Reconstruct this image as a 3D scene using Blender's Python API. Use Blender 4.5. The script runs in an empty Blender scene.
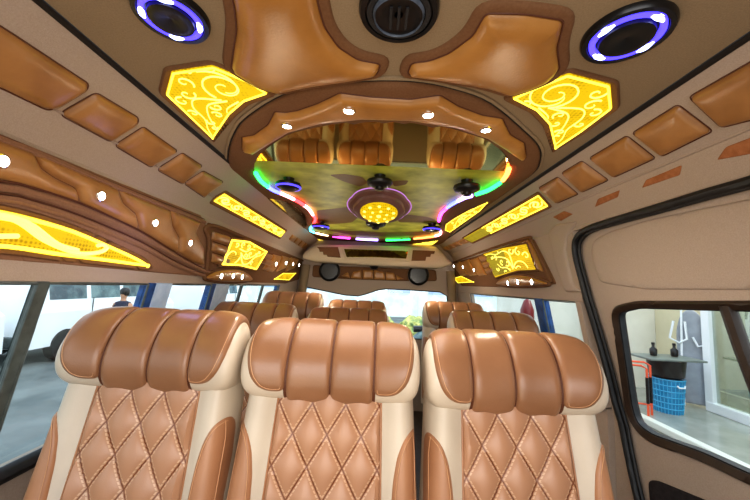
import bpy, bmesh, math, random
import numpy as np
from mathutils import Vector, Matrix
from mathutils.geometry import delaunay_2d_cdt
random.seed(4)
PI = math.pi
sc = bpy.context.scene
COL = sc.collection
CZ = 1.30            # eye height above the van floor
X0 = 0.015           # centre line of the van
W_, H_, F_ = 750, 500, 333.0

# ------------------------------------------------------------------ camera
th, ph, yw = math.radians(6.17), math.radians(2.6), -0.0045
R0 = Vector((1, 0, 0)); FW = Vector((0, math.cos(th), math.sin(th))); U0 = Vector((0, -math.sin(th), math.cos(th)))
cr = R0*math.cos(ph) + U0*math.sin(ph); cu = U0*math.cos(ph) - R0*math.sin(ph)
mz = Matrix.Rotation(-yw, 3, 'Z') @ Matrix.Identity(3)
mz = Matrix.Rotation(0.0078, 3, 'Z')
cr, cu, FW = mz @ cr, mz @ cu, mz @ FW
CAM = Vector((0, 0, CZ))
cd = bpy.data.cameras.new('camera'); cam = bpy.data.objects.new('camera', cd); COL.objects.link(cam)
m = Matrix((cr, cu, -FW)).transposed().to_4x4(); m.translation = CAM; cam.matrix_world = m
cd.sensor_width = 36; cd.lens = F_/W_*36; cd.clip_start = 0.02; cd.clip_end = 200
sc.camera = cam
def ray(px, py): return (cr*(px-W_/2) + cu*(H_/2-py) + FW*F_).normalized()
def hit(px, py, P, N):
    d = ray(px, py); return CAM + d*((P-CAM).dot(N)/d.dot(N))

# ------------------------------------------------------------------ materials
def srgb(r, g, b):
    f = lambda c: c/12.92 if c <= .04045 else ((c+.055)/1.055)**2.4
    return (f(r/255), f(g/255), f(b/255), 1)
def new_mat(name):
    mt = bpy.data.materials.new(name); mt.use_nodes = True; nt = mt.node_tree
    return mt, nt, nt.nodes['Principled BSDF']
def N(nt, t, **kw):
    n = nt.nodes.new(t)
    for k, v in kw.items():
        if k in n.inputs: n.inputs[k].default_value = v
        else: setattr(n, k, v)
    return n
def surf_mat(name, c1, c2=None, rough=.5, scale=30, bump=.1, bscale=250, metal=0, spec=.5, emit=0, coat=0, bdist=.002):
    mt, nt, b = new_mat(name); c2 = c2 or c1
    tc = N(nt, 'ShaderNodeTexCoord')
    nz = N(nt, 'ShaderNodeTexNoise'); nz.inputs['Scale'].default_value = scale; nz.inputs['Detail'].default_value = 4
    nt.links.new(tc.outputs['Object'], nz.inputs['Vector'])
    mx = N(nt, 'ShaderNodeValToRGB'); mx.color_ramp.elements[0].color = c1; mx.color_ramp.elements[1].color = c2
    mx.color_ramp.elements[0].position = .35; mx.color_ramp.elements[1].position = .65
    nt.links.new(nz.outputs['Fac'], mx.inputs['Fac']); nt.links.new(mx.outputs['Color'], b.inputs['Base Color'])
    b.inputs['Roughness'].default_value = rough; b.inputs['Metallic'].default_value = metal
    b.inputs['Specular IOR Level'].default_value = spec; b.inputs['Coat Weight'].default_value = coat
    if emit: b.inputs['Emission Strength'].default_value = emit; nt.links.new(mx.outputs['Color'], b.inputs['Emission Color'])
    if bump:
        n2 = N(nt, 'ShaderNodeTexNoise'); n2.inputs['Scale'].default_value = bscale; n2.inputs['Detail'].default_value = 3
        nt.links.new(tc.outputs['Object'], n2.inputs['Vector'])
        bp = N(nt, 'ShaderNodeBump'); bp.inputs['Strength'].default_value = bump; bp.inputs['Distance'].default_value = bdist
        nt.links.new(n2.outputs['Fac'], bp.inputs['Height']); nt.links.new(bp.outputs['Normal'], b.inputs['Normal'])
    return mt
def emis(name, col, s, base=None):
    mt, nt, b = new_mat(name); b.inputs['Base Color'].default_value = base or col
    b.inputs['Emission Color'].default_value = col; b.inputs['Emission Strength'].default_value = s
    return mt
def glass_mat(name, tint=(.93, .97, .97, 1), refl=.06):
    mt, nt, b = new_mat(name); nt.nodes.remove(b); out = nt.nodes['Material Output']
    t = N(nt, 'ShaderNodeBsdfTransparent'); t.inputs['Color'].default_value = tint
    g = N(nt, 'ShaderNodeBsdfGlossy'); g.inputs['Roughness'].default_value = .02
    mx = N(nt, 'ShaderNodeMixShader'); mx.inputs['Fac'].default_value = refl
    nt.links.new(t.outputs[0], mx.inputs[1]); nt.links.new(g.outputs[0], mx.inputs[2]); nt.links.new(mx.outputs[0], out.inputs['Surface'])
    return mt
def panel_light_mat(name, c1, c2, s, scale=90):
    mt, nt, b = new_mat(name)
    tc = N(nt, 'ShaderNodeTexCoord'); v = N(nt, 'ShaderNodeTexVoronoi'); v.inputs['Scale'].default_value = scale
    v.inputs['Randomness'].default_value = .15
    nt.links.new(tc.outputs['Object'], v.inputs['Vector'])
    nz = N(nt, 'ShaderNodeTexNoise'); nz.inputs['Scale'].default_value = 9
    nt.links.new(tc.outputs['Object'], nz.inputs['Vector'])
    ad = N(nt, 'ShaderNodeMath', operation='ADD'); nt.links.new(v.outputs['Distance'], ad.inputs[0]); nt.links.new(nz.outputs['Fac'], ad.inputs[1])
    r = N(nt, 'ShaderNodeValToRGB'); r.color_ramp.elements[0].color = c1; r.color_ramp.elements[1].color = c2
    r.color_ramp.elements[0].position = .6; r.color_ramp.elements[1].position = 1.05 if False else 1.0
    nt.links.new(ad.outputs[0], r.inputs['Fac']); nt.links.new(r.outputs['Color'], b.inputs['Emission Color'])
    b.inputs['Base Color'].default_value = srgb(80, 55, 5); b.inputs['Emission Strength'].default_value = s
    b.inputs['Roughness'].default_value = .6; b.inputs['Specular IOR Level'].default_value = .15
    return mt
def quilt_mat(name):
    mt, nt, b = new_mat(name)
    uv = N(nt, 'ShaderNodeUVMap'); sp = N(nt, 'ShaderNodeSeparateXYZ'); nt.links.new(uv.outputs[0], sp.inputs[0])
    def mth(op, a, c=None, d=None):
        n = N(nt, 'ShaderNodeMath', operation=op)
        for i, x in enumerate((a, c, d)):
            if x is None: continue
            if isinstance(x, (int, float)): n.inputs[i].default_value = x
            else: nt.links.new(x, n.inputs[i])
        return n.outputs[0]
    a = mth('MULTIPLY', sp.outputs[0], 1/.10); c = mth('MULTIPLY', sp.outputs[1], 1/.155)
    outs = []
    for s in ('ADD', 'SUBTRACT'):
        t = mth(s, a, c); f = mth('FRACT', mth('ADD', t, 100.5)); d = mth('ABSOLUTE', mth('SUBTRACT', f, .5))
        outs.append(d)
    dm = mth('MINIMUM', outs[0], outs[1])
    seam = mth('LESS_THAN', dm, .022)
    st = mth('MULTIPLY', mth('GREATER_THAN', dm, .045), mth('LESS_THAN', dm, .085))
    dash = mth('GREATER_THAN', mth('FRACT', mth('MULTIPLY', sp.outputs[1], 110.0)), .3)
    st = mth('MULTIPLY', st, dash)
    m1 = N(nt, 'ShaderNodeMix', data_type='RGBA'); m1.inputs[6].default_value = srgb(172, 128, 98); m1.inputs[7].default_value = srgb(202, 166, 136)
    nt.links.new(st, m1.inputs[0])
    m2 = N(nt, 'ShaderNodeMix', data_type='RGBA'); m2.inputs[7].default_value = srgb(120, 72, 45)
    nt.links.new(m1.outputs[2], m2.inputs[6]); nt.links.new(seam, m2.inputs[0]); nt.links.new(m2.outputs[2], b.inputs['Base Color'])
    b.inputs['Roughness'].default_value = .36
    tc = N(nt, 'ShaderNodeTexCoord'); n2 = N(nt, 'ShaderNodeTexNoise'); n2.inputs['Scale'].default_value = 260
    nt.links.new(tc.outputs['Object'], n2.inputs['Vector'])
    bp = N(nt, 'ShaderNodeBump'); bp.inputs['Strength'].default_value = .15; bp.inputs['Distance'].default_value = .002
    nt.links.new(n2.outputs['Fac'], bp.inputs['Height']); nt.links.new(bp.outputs['Normal'], b.inputs['Normal'])
    return mt
M = {}
M['tan'] = surf_mat('tan_leather', srgb(134, 95, 67), srgb(147, 106, 77), .30, 6, .15)
M['quilt'] = quilt_mat('quilted_leather')
M['cream'] = surf_mat('cream_leather', srgb(190, 175, 156), srgb(198, 183, 164), .42, 6, .15)
M['insert'] = surf_mat('side_leather', srgb(158, 112, 80), srgb(170, 122, 88), .4, 6, .15)
M['seam'] = surf_mat('seam_leather', srgb(88, 48, 28), None, .6, bump=0)
M['stitch'] = surf_mat('stitching', srgb(196, 150, 112), None, .7, bump=0)
M['gold_leather'] = surf_mat('ceiling_leather', srgb(156, 108, 52), srgb(176, 126, 66), .32, 9, .2, 160)
M['tuft_leather'] = surf_mat('tuft_leather', srgb(150, 106, 62), srgb(168, 122, 74), .32, 12, .2, 160)
M['felt'] = surf_mat('brown_felt', srgb(114, 82, 58), srgb(122, 89, 64), .9, 200, .3, 600, spec=.15)
M['felt2'] = surf_mat('mauve_brown_felt', srgb(138, 103, 80), srgb(146, 110, 86), .85, 200, .3, 600, spec=.2)
M['label_felt'] = surf_mat('light_brown_felt', srgb(150, 98, 64), srgb(168, 112, 76), .9, 60, .5, 400, spec=.15)
M['cloth'] = surf_mat('headliner_cloth', srgb(142, 124, 100), srgb(150, 131, 107), .95, 300, .5, 500, spec=.1)
M['cloth2'] = surf_mat('side_lining_cloth', srgb(166, 149, 135), srgb(174, 157, 143), .92, 300, .4, 500, spec=.1)
M['console_cloth'] = surf_mat('console_cloth', srgb(192, 174, 150), srgb(200, 182, 158), .9, 200, .4, 500, spec=.15)
M['groove'] = surf_mat('dark_groove', srgb(28, 20, 14), None, .8, bump=0)
M['rubber'] = surf_mat('black_rubber', srgb(22, 22, 24), srgb(34, 34, 36), .55, bump=.1)
M['brown_plastic'] = surf_mat('dark_brown_plastic', srgb(44, 32, 24), srgb(52, 38, 28), .45, bump=.1)
M['pillar'] = surf_mat('pillar_plastic', srgb(66, 74, 72), srgb(84, 92, 90), .4, bump=.1)
M['bluepillar'] = surf_mat('blue_film_edge', srgb(26, 62, 110), srgb(36, 84, 150), .4, bump=0)
M['palepillar'] = surf_mat('pale_blue_trim', srgb(170, 195, 225), srgb(190, 210, 235), .4, bump=0)
M['black'] = surf_mat('black_plastic', srgb(16, 16, 18), srgb(24, 24, 26), .3, bump=0)
M['grille'] = surf_mat('speaker_grille', srgb(20, 18, 20), srgb(34, 32, 36), .7, 300, .6, 500)
M['greygrille'] = surf_mat('grey_grille', srgb(70, 78, 90), srgb(96, 104, 118), .4, 60, .3)
M['glass'] = glass_mat('window_glass')
M['mirror'] = surf_mat('gold_mirror', (.95, .70, .22, 1), (.98, .74, .26, 1), .04, 3, 0, metal=1)
M['darkmirror'] = surf_mat('dark_gold_mirror', (.16, .12, .04, 1), (.34, .25, .08, 1), .08, 20, 0, metal=1)
M['olive'] = surf_mat('mirror_painted_reflection', srgb(144, 146, 34), srgb(200, 202, 84), .5, 7, .05, 40, metal=.0)  # olive marbling painted in place of the mirror's rear reflection
M['petal_reflect'] = surf_mat('brown_petal_and_reflection', srgb(112, 84, 30), srgb(126, 94, 38), .5, 10, 0)
M['lens'] = emis('spot_lens', (1, .93, .9, 1), 14)
M['chrome'] = surf_mat('chrome', (.8, .78, .75, 1), None, .15, bump=0, metal=1)
M['lit'] = panel_light_mat('lit_panel', srgb(168, 126, 0), srgb(238, 198, 20), .85)
M['litbright'] = emis('lit_ornament', srgb(255, 238, 110), 1.5)
M['litedge'] = emis('lit_edge', srgb(255, 232, 80), 1.6)
M['unlit_glow'] = panel_light_mat('unlit_olive_glow', srgb(120, 112, 20), srgb(170, 156, 36), .75, 60)  # unlit sections given a faint glow for their olive reflection
M['bluering'] = emis('blue_led', (.07, .05, 1, 1), 2.2)
M['bluespot'] = emis('blue_led_bright', (.4, .45, 1, 1), 5)
M['purple'] = surf_mat('violet_rim', srgb(118, 84, 74), srgb(134, 96, 92), .3, 10, 0)

# ------------------------------------------------------------------ object helpers
def link(name, me, parent=None):
    o = bpy.data.objects.new(name, me); COL.objects.link(o)
    if parent is not None: o.parent = parent
    return o
def tag(o, label=None, cat=None, group=None, kind=None):
    if label: o['label'] = label
    if cat: o['category'] = cat
    if group: o['group'] = group
    if kind: o['kind'] = kind
    return o
def empty(name, loc, label, cat, group=None):
    o = bpy.data.objects.new(name, None); o.location = loc; o.empty_display_size = .05; COL.objects.link(o)
    return tag(o, label, cat, group)
class MB:
    def __init__(s): s.v = []; s.f = []; s.uv = None
    def add(s, vs, fs):
        k = len(s.v); s.v += [tuple(v) for v in vs]; s.f += [tuple(i+k for i in f) for f in fs]; return s
    def box(s, c, d, rot=None, bev=0):
        cx, cy, cz = c; hx, hy, hz = d[0]/2, d[1]/2, d[2]/2
        if bev > 0:
            bm = bmesh.new(); bmesh.ops.create_cube(bm, size=1)
            for v in bm.verts: v.co = Vector((v.co.x*d[0], v.co.y*d[1], v.co.z*d[2]))
            bmesh.ops.bevel(bm, geom=bm.edges[:], offset=bev, segments=3, affect='EDGES', profile=.6)
            bm.verts.index_update()
            vs = [v.co.copy() for v in bm.verts]; fs = [[v.index for v in f.verts] for f in bm.faces]; bm.free()
        else:
            vs = [Vector((x*hx, y*hy, z*hz)) for x in (-1, 1) for y in (-1, 1) for z in (-1, 1)]
            fs = [(0,1,3,2),(4,6,7,5),(0,4,5,1),(2,3,7,6),(0,2,6,4),(1,5,7,3)]
        if rot is not None: vs = [rot @ v for v in vs]
        return s.add([v + Vector(c) for v in vs], fs)
    def tube(s, pts, r, n=8, closed=False, caps=True):
        pts = [Vector(p) for p in pts]; k = len(pts); rs = r if isinstance(r, (list, tuple)) else [r]*k
        vs = []; prev = None
        for i, p in enumerate(pts):
            if closed: t = pts[(i+1) % k] - pts[i-1]
            else: t = pts[min(i+1, k-1)] - pts[max(i-1, 0)]
            if t.length < 1e-9: t = Vector((0, 0, 1))
            t.normalize()
            if prev is None: prev = t.orthogonal().normalized()
            prev = (prev - t*prev.dot(t))
            if prev.length < 1e-6: prev = t.orthogonal()
            prev.normalize(); b = t.cross(prev)
            for j in range(n):
                a = 2*PI*j/n; vs.append(p + (prev*math.cos(a) + b*math.sin(a))*rs[i])
        fs = []
        for i in range(k if closed else k-1):
            i2 = (i+1) % k
            for j in range(n): fs.append((i*n+j, i*n+(j+1) % n, i2*n+(j+1) % n, i2*n+j))
        if caps and not closed: fs.append(tuple(range(n))[::-1]); fs.append(tuple((k-1)*n+j for j in range(n)))
        return s.add(vs, fs)
    def lathe(s, prof, c=(0,0,0), rot=None, n=32, scal=None):
        vs = []; k = len(prof)
        for r, z in prof:
            for j in range(n):
                a = 2*PI*j/n; q = r*(scal(a) if scal else 1)
                vs.append(Vector((q*math.cos(a), q*math.sin(a), z)))
        fs = [(i*n+j, i*n+(j+1) % n, (i+1)*n+(j+1) % n, (i+1)*n+j) for i in range(k-1) for j in range(n)]
        fs.append(tuple(range(n))[::-1]); fs.append(tuple((k-1)*n+j for j in range(n)))
        if rot is not None: vs = [rot @ v for v in vs]
        return s.add([v + Vector(c) for v in vs], fs)
    def build(s, name, mat, parent=None, smooth=True, recalc=True):
        me = bpy.data.meshes.new(name); me.from_pydata([tuple(v) for v in s.v], [], s.f)
        if s.uv is not None:
            ul = me.uv_layers.new(name='UVMap')
            for l in me.loops: ul.data[l.index].uv = s.uv[l.vertex_index]
        if recalc:
            bm = bmesh.new(); bm.from_mesh(me); bmesh.ops.recalc_face_normals(bm, faces=bm.faces[:]); bm.to_mesh(me); bm.free()
        me.materials.append(M[mat] if isinstance(mat, str) else mat)
        if smooth:
            for p in me.polygons: p.use_smooth = True
            try: me.set_sharp_from_angle(angle=math.radians(45))
            except Exception: pass
        o = link(name, me, parent)
        if parent is not None and not getattr(s, 'local', False):
            # geometry was written in world space: shift it to the parent's local space
            off = Vector(parent.location)
            p = parent.parent
            while p is not None: off += Vector(p.location); p = p.parent
            if off.length > 0: me.transform(Matrix.Translation(-off))
        return o

# ------------------------------------------------------------------ 2-D outlines
def rounded(poly, rc):
    if rc <= 0: return [Vector(p) for p in poly]
    P = [Vector(p) for p in poly]; out = []; n = len(P)
    for i in range(n):
        a, b, c = P[i-1], P[i], P[(i+1) % n]
        la, lc = (a-b).length, (c-b).length
        if la < 1e-7 or lc < 1e-7: continue
        d1 = min(rc, la*.45); d2 = min(rc, lc*.45)
        p1 = b + (a-b)/la*d1; p2 = b + (c-b)/lc*d2
        for t in (0, .25, .5, .75, 1): out.append(p1*(1-t)**2 + b*2*t*(1-t) + p2*t*t)
    return out
def catmull(pts, n=6, closed=True):
    P = [Vector(p) for p in pts]; k = len(P); out = []
    rng = range(k) if closed else range(k-1)
    for i in rng:
        if closed: a, b, c, d = P[i-1], P[i], P[(i+1) % k], P[(i+2) % k]
        else: a, b, c, d = P[max(i-1, 0)], P[i], P[i+1], P[min(i+2, k-1)]
        for j in range(n):
            t = j/n; out.append(.5*((2*b) + (c-a)*t + (2*a-5*b+4*c-d)*t*t + (3*b-a-3*c+d)*t**3))
    if not closed: out.append(P[-1])
    return out
def area(P): return .5*sum(P[i-1][0]*P[i][1]-P[i][0]*P[i-1][1] for i in range(len(P)))
def offset(P, d):
    P = [Vector(p) for p in P]
    if area(P) < 0: P = P[::-1]
    out = []; n = len(P)
    for i in range(n):
        e1 = P[i]-P[i-1]; e2 = P[(i+1) % n]-P[i]
        if e1.length < 1e-9 or e2.length < 1e-9: continue
        e1.normalize(); e2.normalize()
        n1 = Vector((e1.y, -e1.x)); n2 = Vector((e2.y, -e2.x)); b = n1+n2
        if b.length < 1e-6: b = n1
        b.normalize(); k = max(b.dot(n1), .5)
        out.append(P[i] + b*(d/k))
    return out
def resample(P, cell):
    out = []; n = len(P)
    for i in range(n):
        a, b = P[i], P[(i+1) % n]; L = (b-a).length
        if L < 1e-7: continue
        k = max(1, int(math.ceil(L/cell)))
        for j in range(k): out.append(a + (b-a)*(j/k))
    res = [out[0]]
    for p in out[1:]:
        if (p-res[-1]).length > 1e-5: res.append(p)
    return res
def inside(pts, poly):
    x, y = pts[:, 0], pts[:, 1]; r = np.zeros(len(pts), bool); n = len(poly)
    for i in range(n):
        x1, y1 = poly[i-1][0], poly[i-1][1]; x2, y2 = poly[i][0], poly[i][1]
        if y1 == y2: continue
        c = ((y1 > y) != (y2 > y)) & (x < (x2-x1)*(y-y1)/(y2-y1)+x1); r ^= c
    return r
def dist(pts, loops):
    d = np.full(len(pts), 1e9)
    for L in loops:
        A = np.array([[p[0], p[1]] for p in L]); B = np.roll(A, -1, axis=0)
        for a, b in zip(A, B):
            e = b-a; l2 = max(e @ e, 1e-14); t = np.clip(((pts-a) @ e)/l2, 0, 1)
            q = a+t[:, None]*e; d = np.minimum(d, np.hypot(*(pts-q).T))
    return d
def sheet(poly, mapf, Hh=.01, r=.02, cell=.02, holes=(), hfun=None, skirt=-.004, bound_h=0.0, uv=False, mb=None, bcell=None):
    """a puffed sheet lying on a mapped surface; poly in surface coordinates"""
    P = resample([Vector(p) for p in poly], bcell or cell); Hs = [resample([Vector(p) for p in h], bcell or cell) for h in holes]
    loops = [P]+Hs; arr = np.array([[p.x, p.y] for p in P])
    pts = [Vector((p.x, p.y)) for L in loops for p in L]; edges = []; k = 0
    for L in loops:
        edges += [(k+i, k+(i+1) % len(L)) for i in range(len(L))]; k += len(L)
    nb = len(pts)
    cand = []
    if r > 0:
        sg = 1 if area(P) > 0 else -1
        for f in (.12, .35, .65):
            for p in offset(P, -f*r): cand.append((p.x, p.y, f*r*.93))
    x0, y0 = arr.min(0); x1, y1 = arr.max(0)
    for i in range(int((x1-x0)/cell)+1):
        for j in range(int((y1-y0)/cell)+1):
            cand.append((x0+(i+.5)*cell, y0+(j+.5+.5*(i % 2))*cell, max(r*.75, cell*.35)))
    c = np.array(cand); q = c[:, :2]
    ok = inside(q, P)
    for h in Hs: ok &= ~inside(q, h)
    q = q[ok]; lim = c[ok][:, 2]; dd = dist(q, loops); q = q[dd > lim]
    pts += [Vector((a[0], a[1])) for a in q]
    ov, oe, of, _, _, _ = delaunay_2d_cdt(pts, edges, [], 0, 1e-7)
    V = np.array([[v.x, v.y] for v in ov])
    cen = np.array([V[list(f)].mean(0) for f in of]); ok = inside(cen, P)
    for h in Hs: ok &= ~inside(cen, h)
    faces = [tuple(f) for f, o in zip(of, ok) if o]
    D = dist(V, loops)
    t = np.clip(D/max(r, 1e-6), 0, 1) if r > 0 else np.ones(len(V)); prof = np.sqrt(np.clip(1-(1-t)**2, 0, 1))
    vs = []
    for (x, y), pr, d in zip(V, prof, D):
        h = bound_h + Hh*pr
        if hfun: h += hfun(x, y, d)
        vs.append(mapf(x, y, h))
    mb = mb or MB(); k0 = len(mb.v); mb.add(vs, faces)
    uvs = [(x, y) for x, y in V]
    if skirt is not None:
        for L in loops:
            n = len(L); a = [mapf(p.x, p.y, bound_h) for p in L] + [mapf(p.x, p.y, skirt) for p in L]
            mb.add(a, [(i, (i+1) % n, n+(i+1) % n, n+i) for i in range(n)]); uvs += [(p.x, p.y) for p in L]*2
    if uv: mb.uv = (mb.uv or []) + uvs
    return mb

# ------------------------------------------------------------------ the shell as mapped surfaces
CEIL = .50
def cmap(x, y, h): return Vector((x, y, CZ+CEIL-h))            # ceiling: h hangs down
def cpx(p): q = hit(p[0], p[1], Vector((0, 0, CZ+CEIL)), Vector((0, 0, 1))); return Vector((q.x, q.y))
PROF = [(.66, .50), (.80, .385), (.845, .30), (.885, -.02), (.98, -.50), (.98, -1.30)]
SS = [0]
for i in range(1, len(PROF)): SS.append(SS[-1]+math.hypot(PROF[i][0]-PROF[i-1][0], PROF[i][1]-PROF[i-1][1]))
def wmap(side):
    def f(y, s, h):
        i = 0
        while i < len(PROF)-2 and s > SS[i+1]: i += 1
        (a, b), (c, d) = PROF[i], PROF[i+1]; L = SS[i+1]-SS[i]; t = (s-SS[i])/L
        nx, nz = (d-b)/L, -(c-a)/L
        return Vector((X0+side*(a+(c-a)*t+nx*h), y, CZ+b+(d-b)*t+nz*h))
    return f
LM, RM = wmap(-1), wmap(1)
def wpx(p, side, force=None):
    best = None
    for i in range(len(PROF)-1):
        if force is not None and i not in force: continue
        (a, b), (c, d) = PROF[i], PROF[i+1]; L = SS[i+1]-SS[i]
        Nn = Vector((side*(d-b)/L, 0, -(c-a)/L)); P = Vector((X0+side*a, 0, CZ+b))
        dr = ray(*p); dn = dr.dot(Nn)
        if abs(dn) < 1e-6: continue
        tt = (P-CAM).dot(Nn)/dn
        if tt <= 0: continue
        q = CAM+dr*tt; t = ((q.x-P.x)*side*(c-a)+(q.z-P.z)*(d-b))/L/L
        e = max(0, -t, t-1)
        if best is None or e < best[0]: best = (e, q.y, SS[i]+t*L)
    return Vector((best[1], best[2]))
CE = lambda L: [cpx(p) for p in L]
LW = lambda L, f=None: [wpx(p, -1, f) for p in L]
RW = lambda L, f=None: [wpx(p, 1, f) for p in L]
def project(P):
    v = P-CAM; z = v.dot(FW); return W_/2+v.dot(cr)/z*F_, H_/2-v.dot(cu)/z*F_
def lift(p, un, mapf, h):      # surface coordinates whose raised point sits where the photo shows it
    t = list(p)
    for _ in range(5):
        q = un(t); a = project(mapf(q.x, q.y, h)); t = [t[0]+(p[0]-a[0])*.9, t[1]+(p[1]-a[1])*.9]
    return un(t)
UL = lambda p: wpx(p, -1, (2,))
UR = lambda p: wpx(p, 1, (2,))
YF, YB = -.7, 3.72
def q_rect(a, b, c, d): return [Vector((a, c)), Vector((b, c)), Vector((b, d)), Vector((a, d))]
def struct(o): o['kind'] = 'structure'; return o
# floor
struct(MB().box((X0, (YF+YB)/2, -.02), (1.96, YB-YF, .04)).build('floor', surf_mat('vinyl_floor', srgb(70, 58, 48), srgb(84, 70, 58), .5, 12), None, False))
# ceiling panel
struct(sheet(q_rect(X0-.655, X0+.655, YF, YB), cmap, 0, 0, .2, skirt=-.02).build('ceiling', 'cloth'))
# side walls above the windows (C0..C3) and below (C4..C5)
def strip(side, y0, y1, s0, s1, mat, name, back=-.03, mb=None, h=0.0, bld=True):
    f = wmap(side); mb = mb or MB(); ss = [s0]+[s for s in SS if s0 < s < s1]+[s1]; ys = [y0, y1]
    vs = [f(y, s+(1e-6 if k == 0 else -1e-6), h) for k, s in enumerate(ss) for y in ys]
    n = len(ss)
    vs += [f(y, s+(1e-6 if k == 0 else -1e-6), back) for k, s in enumerate(ss) for y in ys]
    fs = []
    for k in range(n-1):
        fs.append((2*k, 2*k+1, 2*k+3, 2*k+2)); o = 2*n; fs.append((o+2*k, o+2*k+2, o+2*k+3, o+2*k+1))
        fs.append((2*k, 2*k+2, o+2*k+2, o+2*k)); fs.append((2*k+1, o+2*k+1, o+2*k+3, 2*k+3))
    fs.append((0, 2*n, 2*n+1, 1)); fs.append((2*n-2, 2*n-1, 4*n-1, 4*n-2))
    mb.add(vs, fs)
    return mb.build(name, mat, None, False) if bld else mb
WT = SS[3]+.012          # window top
BELT = BELT0 = SS[3]+.455        # window bottom
# depth of the pillars, read on the wall
def ly(px, py): return wpx((px, py), -1).x
def ry(px, py): return wpx((px, py), 1).x
lp = [(ly(36, 284), ly(47, 285)), (ly(146, 291), ly(168, 291)), (ly(210, 290), ly(226, 292)), (ly(276, 293), YB)]
mbw = strip(-1, YF, YB, 0, WT, None, None, bld=False)
BL_ = BELT+.06
strip(-1, YF, YB, BL_, SS[5], None, None, mb=mbw, bld=False)
struct(mbw.build('wall_left', 'cloth2', None, False))
for i, (a, b) in enumerate(lp):
    w = b-a
    if i == 0:
        o = strip(-1, a, b, WT-.005, BL_+.005, 'pillar', 'trim_1', back=-.012, h=.006)
    else:
        o = strip(-1, a, a+min(.035, w*.4), WT-.005, BL_+.005, 'bluepillar', 'trim_%d' % (2*i), back=-.03, h=.008); struct(o)
        o = strip(-1, a+min(.035, w*.4), b, WT-.005, BL_+.005, 'palepillar' if i < 3 else 'cloth2', 'trim_%d' % (2*i+1), back=-.03, h=.01)
    struct(o)
panes_left = [(YF, lp[0][0]), (lp[0][1], lp[1][0]), (lp[1][1], lp[2][0]), (lp[2][1], lp[3][0])]
wn = 1
def window(side, y0, y1, frame_mat='pillar', bars=()):
    global wn
    BELT = BL_ if side < 0 else BELT0
    o = strip(side, y0, y1, WT, BELT, 'glass', 'window_%d' % wn, back=-.012, h=-.008); struct(o); wn += 1
    f = wmap(side); e = .0
    loop = [f(y, s, .002) for y, s in ((y0+e, WT+e), (y1-e, WT+e), (y1-e, BELT-e), (y0+e, BELT-e))]
    def mid(a, b, n=4): return [a+(b-a)*k/n for k in range(n)]
    pts = [p for k in range(4) for p in mid(loop[k], loop[(k+1) % 4])]
    MB().tube(pts, .005, 6, closed=True).build('window_frame', frame_mat, o)
    for yb in bars:
        MB().tube([f(yb, WT, 0), f(yb, (WT+BELT)/2, 0), f(yb, BELT, 0)], .012, 6).build('window_bar', frame_mat, o)
    return o
for i, (a, b) in enumerate(panes_left):
    window(-1, a, b, bars=([ly(240, 291), ly(261, 292)] if i == 3 else ()))
o = MB().tube([LM(y, BL_+.01, .01) for y in np.linspace(YF, YB, 20)], .022, 8).build('trim_18', 'rubber'); struct(o)
# right: behind the sliding door
rd = wpx((577, 262), 1).x                 # rear edge of the door opening
ra, rb_, rc_ = ry(543, 300), ry(537, 300), ry(471, 296)
mbw = strip(1, rd, YB, 0, WT, None, None, bld=False)
strip(1, YF, rd, 0, SS[2]+.018, None, None, mb=mbw, bld=False)
strip(1, rd, YB, BELT, SS[5], None, None, mb=mbw, bld=False)
struct(mbw.build('wall_right', 'cloth2', None, False))
rp0 = ry(586, 320)
struct(strip(1, rd, rp0+.03, WT-.005, BELT+.005, 'cloth2', 'trim_8', h=.012))
struct(strip(1, ra, rb_+.012, WT-.005, BELT+.005, 'bluepillar', 'trim_9', h=.01))
struct(strip(1, rc_, YB, WT-.005, BELT+.005, 'cloth2', 'trim_10', h=.01))
window(1, rp0+.03, ra); window(1, rb_+.012, rc_)
# ---- sliding door
door = empty('door_1', (0, 0, 0), None, None); struct(door)
DT = SS[2]
glass_px = [(615, 313), (636, 308), (700, 310), (770, 312), (840, 316), (838, 520), (800, 498), (745, 475), (700, 454), (648, 435), (634, 424), (629, 408)]
gl = [lift(p, lambda t: wpx(t, 1, (3,)), lambda y, s, h: RM(y, s, h-.02), .008) for p in glass_px]; gl = rounded(gl, .03)
gy1 = max(p.x for p in gl)
wfo = offset(gl, .026)
def dmap(y, s, h):      # the door lies a little further out than the wall
    return RM(y, s, h-.02)
dpoly = q_rect(YF, rd-.01, DT+.004, SS[5]-.05)
sheet(rounded(dpoly, .08), dmap, 0, 0, .05, holes=[wfo], skirt=-.03).build('door_panel', 'cloth2', door)
sheet(wfo, dmap, .012, .012, .03, holes=[gl], skirt=-.03).build('window_frame', 'brown_plastic', door)
inn = offset(gl, .006); inn2 = offset(gl, -.004)
sheet(inn, lambda y, s, h: dmap(y, s, h-.004), .002, .004, .03, holes=[inn2], skirt=-.02).build('window_seal', 'rubber', door)
sheet(inn, lambda y, s, h: dmap(y, s, h-.012), 0, 0, .1, skirt=None).build('window_pane', 'glass', door)
def path3(pxs, f, force=None, side=1, h=0.0, n=5):
    q = catmull([wpx(p, side, force) for p in pxs], n, closed=False); return [f(p.x, p.y, h) for p in q]
bar = [wpx(p, 1, (3,)) for p in ((718, 306), (733, 350), (752, 400), (775, 470), (790, 500))]
MB().tube([dmap(p.x, p.y, -.004) for p in bar], .017, 8).build('window_bar', 'brown_plastic', door)
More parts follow.
